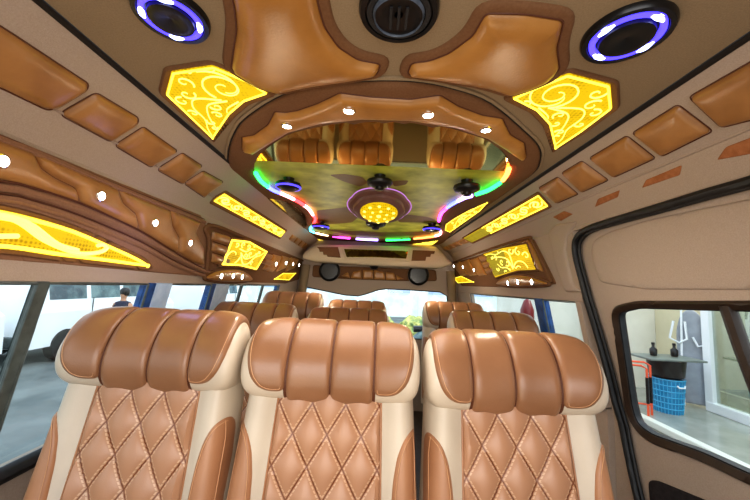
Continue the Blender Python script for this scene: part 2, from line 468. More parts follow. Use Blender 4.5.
# raised lining panel of the door above the window and the lower pocket
up = [wpx(p, 1) for p in ((780, 192), (700, 208), (640, 221), (605, 232), (590, 240), (587, 250), (590, 266), (596, 283), (640, 290), (780, 291))]
up = rounded(up, .03)
sheet(up, dmap, .008, .012, .03, skirt=-.004).build('upper_lining', 'cloth2', door)
pk = [wpx(p, 1) for p in ((643, 480), (652, 480), (700, 500), (760, 530), (760, 640), (662, 600), (648, 540))]
sheet(rounded(pk, .02), dmap, .006, .01, .03).build('door_pocket', surf_mat('black_pocket', srgb(24, 20, 24), srgb(40, 34, 38), .8, 80), door)
# door seal
sealp = [(860, 148), (800, 164), (750, 181), (700, 195), (650, 210), (612, 221), (590, 228), (580, 234), (575, 243), (576, 258), (583, 285), (593, 320), (606, 365), (618, 412), (629, 460), (638, 500), (648, 545)]
q = catmull([wpx(p, 1) for p in sealp], 5, closed=False)
MB().tube([RM(p.x, p.y, .0) for p in q], .0135, 8).build('door_seal', 'rubber', door)
MB().tube([RM(p.x-.022, p.y+.012, -.006) for p in q], .007, 8).build('inner_seal', 'rubber', door)
# pillar lining beside the door seal
pl = [wpx(p, 1) for p in ((549, 232), (556, 224), (578, 221), (568, 236), (566, 250), (574, 285), (584, 292), (566, 292), (556, 265))]
struct(sheet(rounded(pl, .02), RM, .01, .015, .02).build('trim_11', 'cloth2'))
# rear wall
def ymap(Y):
    return lambda x, z, h: Vector((x, Y-h, z))
def ypx(p, Y): q = hit(p[0], p[1], Vector((0, Y, 0)), Vector((0, 1, 0))); return Vector((q.x, q.z))
YR = 3.70
rear = [Vector((X0-a, CZ+b)) for a, b in PROF[::-1]] + [Vector((X0+a, CZ+b)) for a, b in PROF]
rw_px = [(301, 291), (306, 287), (335, 293), (345, 295), (358, 296), (366, 294), (378, 290), (386, 289), (410, 290), (440, 292), (447, 296)]
rw = [ypx(p, YR) for p in rw_px]
hole = rw + [Vector((rw[-1].x+.05, CZ-.55)), Vector((rw[0].x-.05, CZ-.55))]
sheet(rear, ymap(YR), 0, 0, .15, holes=[hole], skirt=-.03).build('wall_rear', 'cloth2'); struct(bpy.data.objects['wall_rear'])
o = sheet(hole, ymap(YR+.015), 0, 0, .3, skirt=None).build('window_%d' % wn, 'glass'); struct(o); wn += 1
MB().tube([Vector((p.x, YR, p.y)) for p in hole], .006, 6, closed=True).build('window_frame', 'rubber', o)
for sx in (-1, 1):      # D pillars with dark seam
    xx = X0+sx*.80
    o = MB().tube([Vector((xx, YR-.02, CZ+.20)), Vector((xx+sx*.02, YR-.03, CZ-.1)), Vector((xx+sx*.04, YR-.03, CZ-.6))], [.05, .045, .045], 10).build('trim_%d' % (12 if sx < 0 else 13), 'cloth')
    struct(o)
# ------------------------------------------------------------------ rear overhead console
con = empty('rear_console', (X0, 3.5, CZ+.36), 'beige padded overhead console spanning the rear above the back window', 'console')
YC = 3.42
cp = [ypx(p, YC) for p in ((316, 244), (437, 246), (447, 257), (453, 264), (440, 268), (380, 266), (312, 261), (302, 258), (304, 252))]
def cmapc(x, z, h): return Vector((x, YC-h+max(0, (z-CZ-.28))*.35, z))
mb = sheet(rounded(cp, .03), cmapc, .03, .04, .03, skirt=-.27); mb.build('console_body', 'console_cloth', con)
def on_con(name, px, mat, Hh=.006, r=.008, rc=.01, off=.031):
    P = rounded([ypx(p, YC) for p in px], rc)
    return sheet(P, lambda x, z, h: cmapc(x, z, h+off), Hh, r, .02, skirt=-.01).build(name, mat, con)
on_con('stepped_inlay', [(317, 247), (338, 247), (341, 258), (328, 257), (327, 255), (324, 255), (323, 252), (320, 252), (319, 249)], 'felt', rc=0)
on_con('stepped_inlay', [(413, 250), (435, 251), (434, 254), (431, 254), (430, 257), (426, 257), (425, 261), (411, 261)], 'felt', rc=0)
on_con('mirror_surround', [(341, 247), (412, 249), (409, 262), (376, 259), (345, 259)], 'console_cloth', .008, .006, .01)
on_con('dark_mirror', [(344, 249), (408, 251), (406, 259), (376, 257.5), (347, 257.5)], 'darkmirror', .002, .003, .01, .04)
MB().tube([cmapc(ypx((374, 265), YC).x, CZ+.20, .0), cmapc(ypx((374, 265), YC).x, CZ+.17, .0)], [.05, .03], 12).build('console_lamp', 'black', con)
# panel below the console on the rear wall
rp = empty('cushioned_backboard', (X0, YR-.02, CZ+.1), 'brown felt panel with a fan of gold cushions above the back window', 'panel')
YP = YR-.012
def on_rear(name, px, mat, Hh, r, rc, h0=0, par=rp, cell=.02):
    P = rounded([ypx(p, YP) for p in px], rc)
    return sheet(P, lambda x, z, h: Vector((x, YP-h-h0, z)), Hh, r, cell, skirt=-.008).build(name, mat, par)
on_rear('backing', [(313, 265), (436, 270), (437, 281), (400, 281), (345, 279), (312, 277)], 'felt', .01, .012, .03)
for k, pts in enumerate([[(341, 276), (348, 272), (350, 278)], [(351, 278), (353, 272), (361, 270), (362, 279)], [(363, 279), (363, 270), (373, 270), (373, 279)], [(374, 279), (374, 270), (384, 272), (385, 280)], [(386, 280), (386, 272), (394, 273), (396, 280)], [(397, 280), (396, 275), (404, 279)]]):
    on_rear('fan_cushion', pts, 'gold_leather', .016, .016, .008, .01)
for k, (px, py, mt, lab) in enumerate([(330, 271, 'grille', 'round black rear speaker at left under the console'), (418, 275, 'greygrille', 'round black rear speaker with pale shiny cone at right under the console')]):
    c = ypx((px, py), YP); s = empty('rear_speaker', (c.x, YP-.01, c.y), lab, 'speaker')
    rot = Matrix.Rotation(PI/2, 3, 'X')
    MB().lathe([(.09, 0), (.115, .0), (.115, .035), (.10, .045), (.09, .035)], s.location, rot).build('speaker_rim', 'black', s)
    MB().lathe([(.001, .02), (.03, .022), (.06, .014), (.092, .03)], s.location, rot).build('speaker_cone', mt if mt != 'grille' else 'groove', s)

# ------------------------------------------------------------------ ceiling ornaments
def tube_map(pts2, mapf, h, r, mb=None, closed=False, n=6):
    mb = mb or MB(); mb.tube([mapf(p[0], p[1], h) for p in pts2], r, n, closed=closed); return mb
def cen(P): return sum((Vector(p) for p in P), Vector((0, 0)))/len(P)
def padthing(name, P, mapf, label, cat, group, mat, Hh, r, rc, frame=0, fmat='felt', cell=.02, h0=0.0, hfun=None, fh=.008, skirt=-.006):
    c = cen(P); loc = mapf(c.x, c.y, 0)
    if frame or group is not False:
        t = empty(name, loc, label, cat, group)
    if frame:
        sheet(rounded(offset(P, frame), rc+frame), lambda x, y, h: mapf(x, y, h+h0), fh, min(fh*1.2, frame), cell*1.5, skirt=skirt).build('frame', fmat, t)
    sheet(rounded(P, rc), lambda x, y, h: mapf(x, y, h+h0+(fh if frame else 0)), Hh, r, cell, hfun=hfun, skirt=skirt).build('cushion', mat, t)
    tube_map(rounded(offset(P, .002), rc), mapf, h0+(fh if frame else 0), .0018, closed=True).build('piping', 'seam', t)
    return t
padL = CE([(228, -30), (312, -30), (318, 3), (324, 24), (338, 44), (358, 57), (380, 61), (377, 71), (350, 76), (310, 82), (278, 89), (258, 83), (232, 66), (235, 45), (238, 25), (236, 4)])
padR = CE([(486, 10), (474, 32), (450, 50), (430, 58), (412, 60), (408, 71), (446, 76), (486, 83), (511, 91), (530, 85), (548, 77), (559, 66), (556, 45), (563, 17), (525, 11)])
padthing('ceiling_pad', padL, cmap, 'large gold-brown leather ceiling pad left of the unlit middle speaker', 'pad', 'leather pads on the front ceiling', 'gold_leather', .022, .05, .012, .022, cell=.016)
padthing('ceiling_pad', padR, cmap, 'large gold-brown leather ceiling pad right of the unlit middle speaker', 'pad', 'leather pads on the front ceiling', 'gold_leather', .022, .05, .012, .022, cell=.016)
# speakers in the ceiling
def ceil_speaker(px, py, r, lab, blue):
    c = cpx((px, py)); t = empty('ceiling_speaker', (c.x, c.y, CZ+CEIL), lab, 'speaker', 'round speakers in the front ceiling')
    R = Matrix.Rotation(PI, 3, 'X'); L = t.location
    MB().lathe([(r*1.02, -.002), (r*1.02, .006), (r*.98, .012), (r*.86, .012), (r*.84, .006)], L, R, 48).build('outer_rim', 'black', t)
    MB().lathe([(r*.82, .003), (r*.81, .0125), (r*.68, .0125), (r*.66, .004)], L, R, 48).build('light_ring', 'bluering' if blue else 'grille', t)
    MB().lathe([(r*.62, .006), (r*.60, .016), (r*.40, .018), (.001, .010)], L, R, 48).build('grille', 'black', t)
    if blue:
        ringo = [c_ for c_ in t.children if c_.name.startswith('light_ring')][0]
        for a in (20, 110, 200, 290):
            mb = MB(); q = []
            for k in range(-5, 6): g = math.radians(a+k*3.2); q.append(L+Vector((r*.74*math.cos(g), r*.74*math.sin(g), -.012)))
            mb.tube(q, [.002+.004*math.cos(k/5*1.4) for k in range(-5, 6)], 6).build('bright_led', 'bluespot', ringo)
    else:
        for k in (-1, 0, 1):
            MB().box(L+Vector((k*r*.2, 0, -.018)), (r*.07, r*.7, .006)).build('grille_slot', 'grille', t)
        MB().lathe([(r*.66, .012), (r*.62, .02), (r*.58, .012)], L, R, 48).build('chrome_ring', 'greygrille', t)
ceil_speaker(172, 14, .066, 'black round ceiling speaker ringed in blue light, left of the leather pads', True)
ceil_speaker(626, 33, .074, 'black round ceiling speaker ringed in blue light, right of the leather pads', True)
ceil_speaker(399, 9, .071, 'unlit dark round ceiling speaker with slotted grille between the two leather pads', False)
# scrolls
def spiral(cx, cy, r0, turns, a0, d=1, n=22):
    return [Vector((cx+r0*(1-.82*k/n)*math.cos(a0+d*turns*2*PI*k/n), cy+r0*(1-.82*k/n)*math.sin(a0+d*turns*2*PI*k/n))) for k in range(n+1)]
def panel_axes(P):
    c = cen(P); i = max(range(len(P)), key=lambda k: (P[k]-c).length); ax = (P[i]-c).normalized(); return c, ax, Vector((-ax.y, ax.x))
def in_poly_pts(pts, poly):
    return all(inside(np.array([[p.x, p.y] for p in pts]), poly))
def acanthus(P, mapf, h, r, par, seedx=1, name='scroll_ornament'):
    """leafy scrolls growing from one corner of the panel"""
    c, ax, ay = panel_axes(P)
    us = [(p-c).dot(ax) for p in P]; vs_ = [(p-c).dot(ay) for p in P]
    Rx = (max(us)-min(us))/2/1.42; Ry = (max(vs_)-min(vs_))/2/.86
    c = c+ax*((max(us)+min(us))/2-.48*Rx)+ay*((max(vs_)+min(vs_))/2); 
    mb = MB(); rnd = random.Random(seedx)
    def put(loc):
        pts = [c+ax*q[0]*Rx+ay*q[1]*Ry for q in loc]
        pts = [p for p in pts]
        ok = inside(np.array([[p.x, p.y] for p in pts]), offset(P, -r*2.2)); run = []
        for p, o_ in zip(pts, ok):
            if o_: run.append(p)
            elif len(run) > 3: break
            else: run = []
        pts = run
        if len(pts) > 3: mb.tube([mapf(p.x, p.y, h) for p in pts], [r*(1-.5*k/len(pts)) for k in range(len(pts))], 5)
    s = 1 if seedx % 2 else -1
    put(spiral(-.42, -.12*s, .40, 1.5, 0.3, s, 30))
    put(spiral(-.38, -.10*s, .52, .55, 2.2, s, 24))
    put(catmull([(.0, -.1*s), (.2, .35*s), (.55, .40*s), (.95, .18*s), (1.35, .12*s), (1.7, .02)], 7, False))
    put(catmull([(-.02, -.2*s), (.3, .12*s), (.7, .12*s), (1.1, .0), (1.3, -.1*s)], 7, False))
    put(catmull([(-.1, -.4*s), (.3, -.22*s), (.65, -.30*s), (.9, -.22*s)], 6, False))
    for k, (x, y, rr, a, tn) in enumerate([(.42, .58*s, .15, 3, .95), (.12, .50*s, .17, 4, .95), (-.25, .52*s, .16, 5, .95), (-.6, .46*s, .15, 0, .9), (-.9, .15*s, .15, 1, .9), (-.88, -.3*s, .13, 1, .9),
                                       (.30, -.02*s, .13, 1, .95), (.62, -.06*s, .12, 2, .95), (.42, -.45*s, .14, 2, .95), (.08, -.58*s, .14, 2, .9), (-.3, -.62*s, .12, 2, .9), (.80, .40*s, .11, 2, .9), (1.02, .04*s, .11, 2, .95), (1.25, -.02*s, .09, 4, .9), (.85, -.42*s, .10, 0, .9)]):
        put(spiral(x, y, rr, tn, a, s if k % 2 else -s, 14))
    if mb.v: mb.build(name, 'litbright', par)
def light_panel(name, P, mapf, label, group, rc=.006, frame=.018, orn=None, mat='lit', h0=0.0, fh=.008, edge=.0035, fmat='felt', er=.003, skirt=-.006, orr=.0026, seedx=1):
    c = cen(P); t = empty(name, mapf(c.x, c.y, 0), label, 'light panel', group)
    PP = rounded(P, rc)
    if area(PP) < 0: PP = PP[::-1]
    sheet(rounded(offset(P, frame), rc+frame*.6), lambda x, y, h: mapf(x, y, h+h0), fh, min(.008, frame*.5), .03, holes=[offset(PP, .001)], skirt=skirt).build('frame', fmat, t)
    sheet(offset(PP, .001), lambda x, y, h: mapf(x, y, h+h0+fh*.4), 0, 0, .03, skirt=-.004).build('lit_face', mat, t)
    if edge: tube_map(offset(PP, -edge), mapf, h0+fh*.6, er, closed=True).build('glowing_edge', 'litedge', t)
    if orn == 'leaf': acanthus([Vector(p) for p in P], mapf, h0+fh*.6, orr, t, seedx)
    return t
yl = CE([(172, 71), (213, 65), (250, 80), (268, 92), (245, 100), (230, 113), (213, 138), (190, 116), (166, 93)])
yr = CE([(512, 97), (540, 84), (568, 73), (610, 84), (612, 107), (582, 130), (555, 148), (549, 123), (536, 109)])
light_panel('ceiling_light_panel', yl, cmap, 'glowing yellow leaf-scroll ceiling panel left of the oval mirror', 'yellow scroll panels in the ceiling corners', orn='leaf', seedx=1)
light_panel('ceiling_light_panel', yr, cmap, 'glowing yellow leaf-scroll ceiling panel right of the oval mirror', 'yellow scroll panels in the ceiling corners', orn='leaf', seedx=2)
# oval surround board
mir_px = [(255, 166), (259, 156), (266, 149), (290, 134), (322, 126), (362, 122), (410, 123), (454, 129), (486, 140), (503, 153), (509, 167), (502, 178), (486, 188), (458, 198), (444, 208), (438, 218), (439, 226), (441, 232), (426, 236), (390, 238.5), (370, 238.5), (344, 236), (320, 232), (310, 228), (315, 218), (309, 206), (298, 198), (280, 190), (266, 182), (257, 172)]
MIR = catmull(CE(mir_px), 4)
out_px = [(229, 150), (236, 130), (250, 114), (290, 91), (350, 81), (410, 80), (454, 88), (490, 102), (524, 130), (538, 145), (540, 158), (533, 172), (508, 190), (478, 212), (452, 233), (441, 243), (420, 244), (380, 244), (330, 243), (312, 241), (298, 229), (268, 205), (242, 184), (230, 167)]
OUT = catmull(CE(out_px), 4)
ov = empty('oval_surround', cmap(cen(MIR).x, cen(MIR).y, 0), 'brown felt oval surround framing the gold ceiling mirror', 'surround')
sheet(OUT, cmap, .014, .014, .03, holes=[MIR], skirt=-.004, bcell=.03).build('felt_board', 'felt', ov)
tube_map(offset(OUT, .008), cmap, .0, .007, closed=True).build('outer_bead', 'cloth', ov)
tube_map(offset(OUT, .002), cmap, .002, .004, closed=True).build('groove_line', 'groove', ov)
# mirror: clear front part, rear part with its reflection painted as olive marbling
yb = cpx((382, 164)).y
cm = empty('ceiling_mirror', cmap(cen(MIR).x, cen(MIR).y, 0), 'gold-tinted oval ceiling mirror reflecting the seats, rear part with a painted olive reflection', 'mirror')
def clip_y(P, yc, keep_low):
    out = []
    for i in range(len(P)):
        a, b = P[i-1], P[i]; ia = (a.y < yc) == keep_low; ib = (b.y < yc) == keep_low
        if ia != ib: t = (yc-a.y)/(b.y-a.y); out.append(a+(b-a)*t)
        if ib: out.append(b)
    return out
MI = offset(MIR, .004)
ymn = min(p.y for p in MI)
sheet(clip_y(MI, yb, True), lambda x, y, h: cmap(x, y, h-.0), 0, 0, .08, hfun=lambda x, y, d: .001+(y-ymn)*math.tan(math.radians(1.1)), skirt=None).build('clear_mirror', 'mirror', cm)
sheet(clip_y(MI, yb, False), lambda x, y, h: cmap(x, y, h-.0), 0, 0, .1, hfun=lambda x, y, d: .002+.0, skirt=None).build('painted_reflection', 'olive', cm)
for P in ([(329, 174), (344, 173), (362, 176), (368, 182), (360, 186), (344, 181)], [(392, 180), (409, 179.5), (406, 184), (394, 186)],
          [(317, 210), (348, 206.5), (362, 214), (352, 222), (330, 224), (318, 222)], [(392, 215), (410, 214), (430, 217), (436, 220), (420, 222), (400, 222)],  # first shape here paints the mirror's brown reflection of the rear
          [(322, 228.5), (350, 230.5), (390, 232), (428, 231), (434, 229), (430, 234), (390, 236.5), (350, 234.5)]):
    sheet(rounded(CE(P), .02), lambda x, y, h: cmap(x, y, h+.0035), 0, 0, .1, skirt=None).build('petal_and_reflection', 'petal_reflect', cm)
# LED border
LEDC = [('green', (.02, 1, .12)), ('blue', (.1, .12, 1)), ('pink_white', (1, .35, .4)), ('red', (1, .04, .05)), ('cyan', (.1, .7, 1)), ('warm_white', (1, .75, .4)), ('magenta', (1, .05, .7)), ('violet', (.45, .3, 1)), ('orange', (1, .2, .05))]
for n_, c_ in LEDC: M['led_'+n_] = emis('led_'+n_, c_+(1,), 5.0, (.05, .05, .05, 1))
led = empty('led_border', cmap(cen(MIR).x, cen(MIR).y, .01), 'colour-changing LED border along the rear edge of the ceiling mirror', 'LED strip')
segs = [('green', [(256, 170), (261, 178), (268, 184)]), ('blue', [(268, 184), (274, 188), (280, 190.5)]), ('pink_white', [(280, 190.5), (288, 194), (294, 197)]), ('red', [(294, 197), (299, 199.5), (304, 203)]),
        ('pink_white', [(304, 203), (309, 207), (313, 213)]), ('red', [(313, 213), (315.5, 217), (314, 222)]), ('cyan', [(311, 226), (310.5, 229), (314, 231)]), ('warm_white', [(316, 231.5), (322, 233), (328, 234)]), ('magenta', [(333, 235), (341, 236), (350, 237)]),
        ('violet', [(356, 237.6), (368, 238.4), (378, 238.8)]), ('green', [(386, 238.8), (397, 238.5), (410, 237.8)]), ('orange', [(414, 237.3), (425, 236.2), (434, 235)]), ('pink_white', [(435, 234.6), (440, 233), (441, 230)]),
        ('magenta', [(439, 219), (441, 212), (446, 206.5)]), ('blue', [(447, 205.5), (452, 202), (457, 199)]), ('violet', [(458, 198.5), (465, 195), (472, 193)]), ('green', [(476, 191.5), (488, 187.5), (500, 180)]), ('orange', [(503, 177), (507, 171), (509, 165)])]
for n_, P in segs:
    q = catmull(CE(P), 4, False); tube_map(q, cmap, .014, .0105).build('led_segment', 'led_'+n_, led)
# scalloped light rail
sc_px = [(30, 350), (60, 345), (95, 320), (112, 288), (140, 290), (170, 285), (220, 268), (275, 242), (350, 252), (450, 258), (525, 248), (570, 275), (630, 297), (680, 305), (700, 345), (735, 365), (741, 400), (725, 402), (690, 378), (640, 347), (560, 320), (450, 303), (330, 300), (230, 310), (150, 332), (95, 365), (60, 387), (30, 380)]
SCP = [lift((230+x*.4, y*.4), cpx, cmap, .024) for x, y in sc_px]
sr = padthing('light_rail', SCP, lambda x, y, h: cmap(x, y, h+.014), 'scalloped gold leather light rail along the front of the oval mirror', 'light rail', None, 'gold_leather', .018, .025, .008, cell=.016)
def downlight(p3, nrm, r, label, group, strength=None):
    t = empty('downlight', p3, label, 'light', group)
    rot = Vector((0, 0, 1)).rotation_difference(nrm).to_matrix()
    MB().lathe([(r*1.5, -.002), (r*1.45, .003), (r*1.1, .005), (r*1.0, .002)], p3, rot, 20).build('bezel', 'chrome', t)
    MB().lathe([(r*1.05, .001), (r*.9, .005), (.0005, .007)], p3, rot, 20).build('lens', 'lens', t)
    return t
DN = Vector((0, 0, -1))
for (px, py), w in zip([(287, 126), (349, 111), (428, 115), (486, 130)], ['leftmost', 'second from left', 'second from right', 'rightmost']):
    c = lift((px, py), cpx, cmap, .034); downlight(cmap(c.x, c.y, .032), DN, .012, 'white downlight on the scalloped leather rail, %s of its four' % w, 'downlights on the scalloped rail')
for (px, py), w in zip([(342, 242), (362, 243.5), (384, 244.5), (404, 244.5)], ['leftmost', 'second from left', 'second from right', 'rightmost']):
    c = cpx((px, py)); downlight(cmap(c.x, c.y, .016), DN, .016, 'tiny white downlight behind the rear LED border, %s of four' % w, 'downlights behind the mirror')
# corner panels of the surround
tri = CE([(445, 228), (446, 222), (456, 215), (470, 207), (488, 199), (480, 208), (450, 230)])
f2 = lambda x, y, h: cmap(x, y, h+.014)
light_panel('corner_light_panel', tri, f2, 'yellow lit leaf-shaped panel at the right rear curve of the mirror surround', 'leaf-shaped panels beside the mirror', frame=.012, orn='leaf', seedx=1, rc=.01)
tri2 = CE([(270, 196), (282, 197), (295, 203), (305, 213), (307, 222), (303, 228), (290, 216)])
t2 = light_panel('corner_light_panel', tri2, f2, 'unlit gold-mirrored leaf-shaped panel at the left rear curve of the mirror surround', 'leaf-shaped panels beside the mirror', frame=.012, mat='darkmirror', edge=0, rc=.01)
light_panel('rear_light_panel', CE([(311, 236), (324, 239), (338, 241.5), (320, 242)]), f2, 'thin yellow lit sliver at the left rear corner of the surround', 'lit slivers behind the mirror', frame=.01, rc=.004, edge=0, mat='litedge')
light_panel('rear_light_panel', CE([(408, 243.5), (425, 240.5), (438, 239), (432, 243.5)]), f2, 'thin yellow lit sliver at the right rear corner of the surround', 'lit slivers behind the mirror', frame=.01, rc=.004, edge=0, mat='litedge')
# medallion
mc = Vector((X0-.0, 2.02)); q = cpx((379, 203)); mc = Vector((q.x, 1.93))
mc = Vector((-.002, 1.80)); MZ = CZ+.432
md = empty('medallion_lamp', (mc.x, mc.y, MZ), 'round yellow medallion lamp with scalloped rim and painted violet edge highlight hanging under the mirror centre', 'lamp')
RX = Matrix.Rotation(PI, 3, 'X'); RT = Matrix.Rotation(math.radians(-19), 3, 'X') @ RX
L0 = md.location
MB().lathe([(.05, -.067), (.05, -.03), (.10, -.01)], L0, RX, 24).build('stem', 'felt', md)
o = MB().lathe([(.10, -.02), (.158, -.02), (.165, -.008), (.158, .006), (.13, .012)], L0, RT, 96, lambda a: 1+.05*abs(math.cos(a*3))).build('scalloped_rim', 'purple', md)
MB().tube([L0+RT @ Vector((.168*(1+.05*abs(math.cos(a*3)))*math.cos(a), .168*(1+.05*abs(math.cos(a*3)))*math.sin(a), -.006)) for a in [k*PI/48 for k in range(96)]], .003, 6, closed=True).build('violet_edge_highlight', emis('violet_edge_highlight', (.55, .25, .7, 1), .6), o)  # glowing bead paints violet highlights along the rim edge
MB().lathe([(.12, .0), (.138, .012), (.132, .026), (.105, .034)], L0, RT, 96, lambda a: 1+.04*abs(math.cos(a*4+.4))).build('inner_rim', 'purple', md)
dm = MB().lathe([(.104, .02), (.103, .036), (.09, .046), (.06, .053), (.03, .057), (.001, .058)], L0, RT, 48).build('lit_dome', 'lit', md)
for ring, (rr, hh, nn, sz) in enumerate([(.082, .050, 10, .009), (.045, .056, 6, .008), (.0, .059, 1, .014)]):
    for k in range(nn):
        a = 2*PI*k/nn+.3; p = L0+RT @ Vector((rr*math.cos(a), rr*math.sin(a), hh))
        MB().lathe([(sz, -sz*.3), (sz*.8, sz*.2), (.001, sz*.5)], p, RT, 10).build('glowing_stud', 'litbright', dm)
# pods
def pod(px, py, r, label, blue):
    c = cpx((px, py)); t = empty('pod_speaker', (c.x, c.y, CZ+CEIL), label, 'speaker', 'small pod speakers under the mirror'); L = t.location
    MB().lathe([(r*.45, 0), (r*.4, r*.25), (r*.42, r*.4)], L, RX, 20).build('stem', 'black', t)
    MB().lathe([(r*.4, r*.35), (r*.95, r*.45), (r*1.0, r*.6), (r*.9, r*.8), (r*.55, r*.95), (.001, r*1.0)], L, RX, 32).build('pod_body', 'black', t)
    if blue: MB().tube([L+Vector((r*.9*math.cos(a), r*.9*math.sin(a), -r*.74)) for a in [k*PI/16 for k in range(32)]], r*.08, 6, closed=True).build('blue_ring', 'bluering', t)
    else: MB().lathe([(r*.35, r*.9), (r*.33, r*1.15), (r*.2, r*1.2), (.001, r*1.2)], L, RX, 20).build('centre_knob', 'black', t)
pod(289, 178, .062, 'black pod speaker with blue light ring hanging at the left of the mirror', True)
pod(467, 180, .062, 'black pod speaker hanging at the right of the mirror beside the green LEDs', False)
pod(380, 175, .060, 'black pod speaker hanging just in front of the round medallion lamp', False)
pod(376, 217.5, .075, 'black pod speaker hanging just behind the round medallion lamp', False)
pod(321, 221, .07, 'small blue-lit pod speaker near the left rear corner of the mirror', True)
pod(432, 223, .07, 'small blue-lit pod speaker near the right rear corner of the mirror', True)

# ------------------------------------------------------------------ roof-edge bands
for side, nm in ((-1, 'trim_14'), (1, 'trim_15')):
    f = wmap(side); o = MB().tube([f(y, .004, .0) for y in np.linspace(YF, 3.44, 24)], .008, 8).build(nm, 'groove'); struct(o)
for side, nm in ((-1, 'trim_16'), (1, 'trim_17')):
    f = wmap(side); o = MB().tube([f(y, SS[1], -.003) for y in np.linspace(YF, 3.44, 24)], .006, 8).build(nm, 'cloth2'); struct(o)
TL = [[(-60, 5), (-20, 15), (7, 31), (88, 84), (86, 90), (58, 107), (47, 109), (0, 86), (-60, 60)], [(96, 93), (138, 118), (137, 124), (110, 141), (62, 115), (64, 111)], [(143, 127), (177, 151), (150, 166), (115, 145)], [(182, 153), (202, 166), (182, 183), (157, 169)], [(203, 171), (223, 182), (203, 196), (184, 183)]]
TR = [[(690, 97), (780, 46), (860, 90), (722, 127)], [(633, 133), (678, 105), (712, 131), (662, 156)], [(590, 158), (627, 136), (655, 158), (614, 177)], [(562, 173), (582, 161), (608, 180), (582, 192)], [(539, 188), (558, 177), (578, 194), (557, 203)]]
NM = ['largest and nearest', 'second nearest', 'middle one', 'second farthest', 'farthest']
for side, T, f, nm in ((-1, TL, LM, 'left'), (1, TR, RM, 'right')):
    for k, P in enumerate(T):
        Q = [wpx(p, side, (0,)) for p in P]
        padthing('tufted_pad', Q, f, 'puffed tan leather tile on the %s roof edge, %s of five' % (nm, NM[k]), 'pad', 'leather tiles along the %s roof edge' % nm, 'tuft_leather', .016, .03, .012, cell=.014)
for k, P in enumerate([[(717, 160), (726, 147), (760, 134), (800, 120), (800, 140), (750, 154)], [(642, 188), (646, 180), (682, 165), (680, 175)], [(595, 207), (598, 199), (620, 190), (618, 197)], [(553, 217), (564, 211), (573, 214), (561, 221)]]):
    Q = rounded([wpx(p, 1, (1,)) for p in P], .006)
    o = sheet(Q, RM, .003, .004, .02, skirt=-.003).build('felt_patch', 'label_felt')
    tag(o, 'flat brown felt patch above the sliding door, %s of four' % ['nearest and largest', 'second nearest', 'second farthest', 'farthest and smallest'][k], 'patch', 'felt patches above the door')
# long fretwork strips
def fret(P, mapf, h, par, n, r=.0035):
    # P: four corners a-b-c-d, scroll chain along a->b
    a, b, c, d = P; mb = MB()
    for k in range(n):
        t = (k+.5)/n; p = (a*(1-t)+b*t); q = (d*(1-t)+c*t); m_ = (p+q)/2; wid = (p-q).length*.36; L = (b-a).length/n*.46
        ex = (b-a).normalized(); ey = (q-p).normalized(); s = 1 if k % 2 else -1
        for dd in (1, -1):
            sp = [m_+ex*(L*(.15*dd))+ex*(L*.75*(1-.8*u)*math.cos(s*dd*u*8)*dd)+ey*(wid*(1-.8*u)*math.sin(s*dd*u*8)) for u in [j/18 for j in range(19)]]
            mb.tube([mapf(x.x, x.y, h) for x in sp], r, 5)
    mb.build('fretwork', 'litbright', par)
Q = [wpx(p, -1, (0,)) for p in ((212, 200), (279, 236), (285, 231), (224, 193))]
t = light_panel('fretwork_light', Q, LM, 'long yellow lit fretwork strip on the left roof edge', 'lit fretwork strips', frame=.018, rc=.004, edge=.004)
fret(Q, LM, .007, t, 8)
Q = [wpx(p, 1, (0,)) for p in ((464, 238), (472, 242), (548, 205), (539, 195))]; Q = [Q[0], Q[3], Q[2], Q[1]]
ma = Q[0]*.62+Q[1]*.38; mbb = Q[3]*.62+Q[2]*.38
t = light_panel('fretwork_light', Q, RM, 'long yellow fretwork strip on the right roof edge, its rear third unlit olive', 'lit fretwork strips', frame=.018, rc=.004, edge=0)
tube_map([ma, Q[1], Q[2], mbb], RM, .006, .0035).build('glowing_edge', 'litedge', t)
sheet([Q[0], ma, mbb, Q[3]], lambda x, y, h: RM(x, y, h+.005), 0, 0, .05, skirt=None).build('unlit_section', 'unlit_glow', t)
fret([ma, Q[1], Q[2], mbb], RM, .007, t, 6)
# ribbed pads at the rear end of the bands
for side, f, P, lab in ((-1, LM, [(288, 239), (292, 234), (309, 245), (304, 249)], 'left'), (1, RM, [(442, 248), (446, 251), (470, 242), (464, 238)], 'right')):
    Q = [wpx(p, side, (0,)) for p in P]
    if side < 0: a, b, c, d = Q[0], Q[3], Q[2], Q[1]
    else: a, b, c, d = Q[0], Q[3], Q[2], Q[1]
    t = empty('ribbed_pad', f(cen(Q).x, cen(Q).y, 0), 'ribbed brown leather pad behind the fretwork strip on the %s roof edge' % lab, 'pad', 'ribbed pads on the roof edges')
    for k in range(4):
        u0, u1 = k/4+.02, (k+1)/4-.02
        sheet([a.lerp(b, u0), a.lerp(b, u1), d.lerp(c, u1), d.lerp(c, u0)], f, .014, .03, .03).build('rib', 'tuft_leather', t)

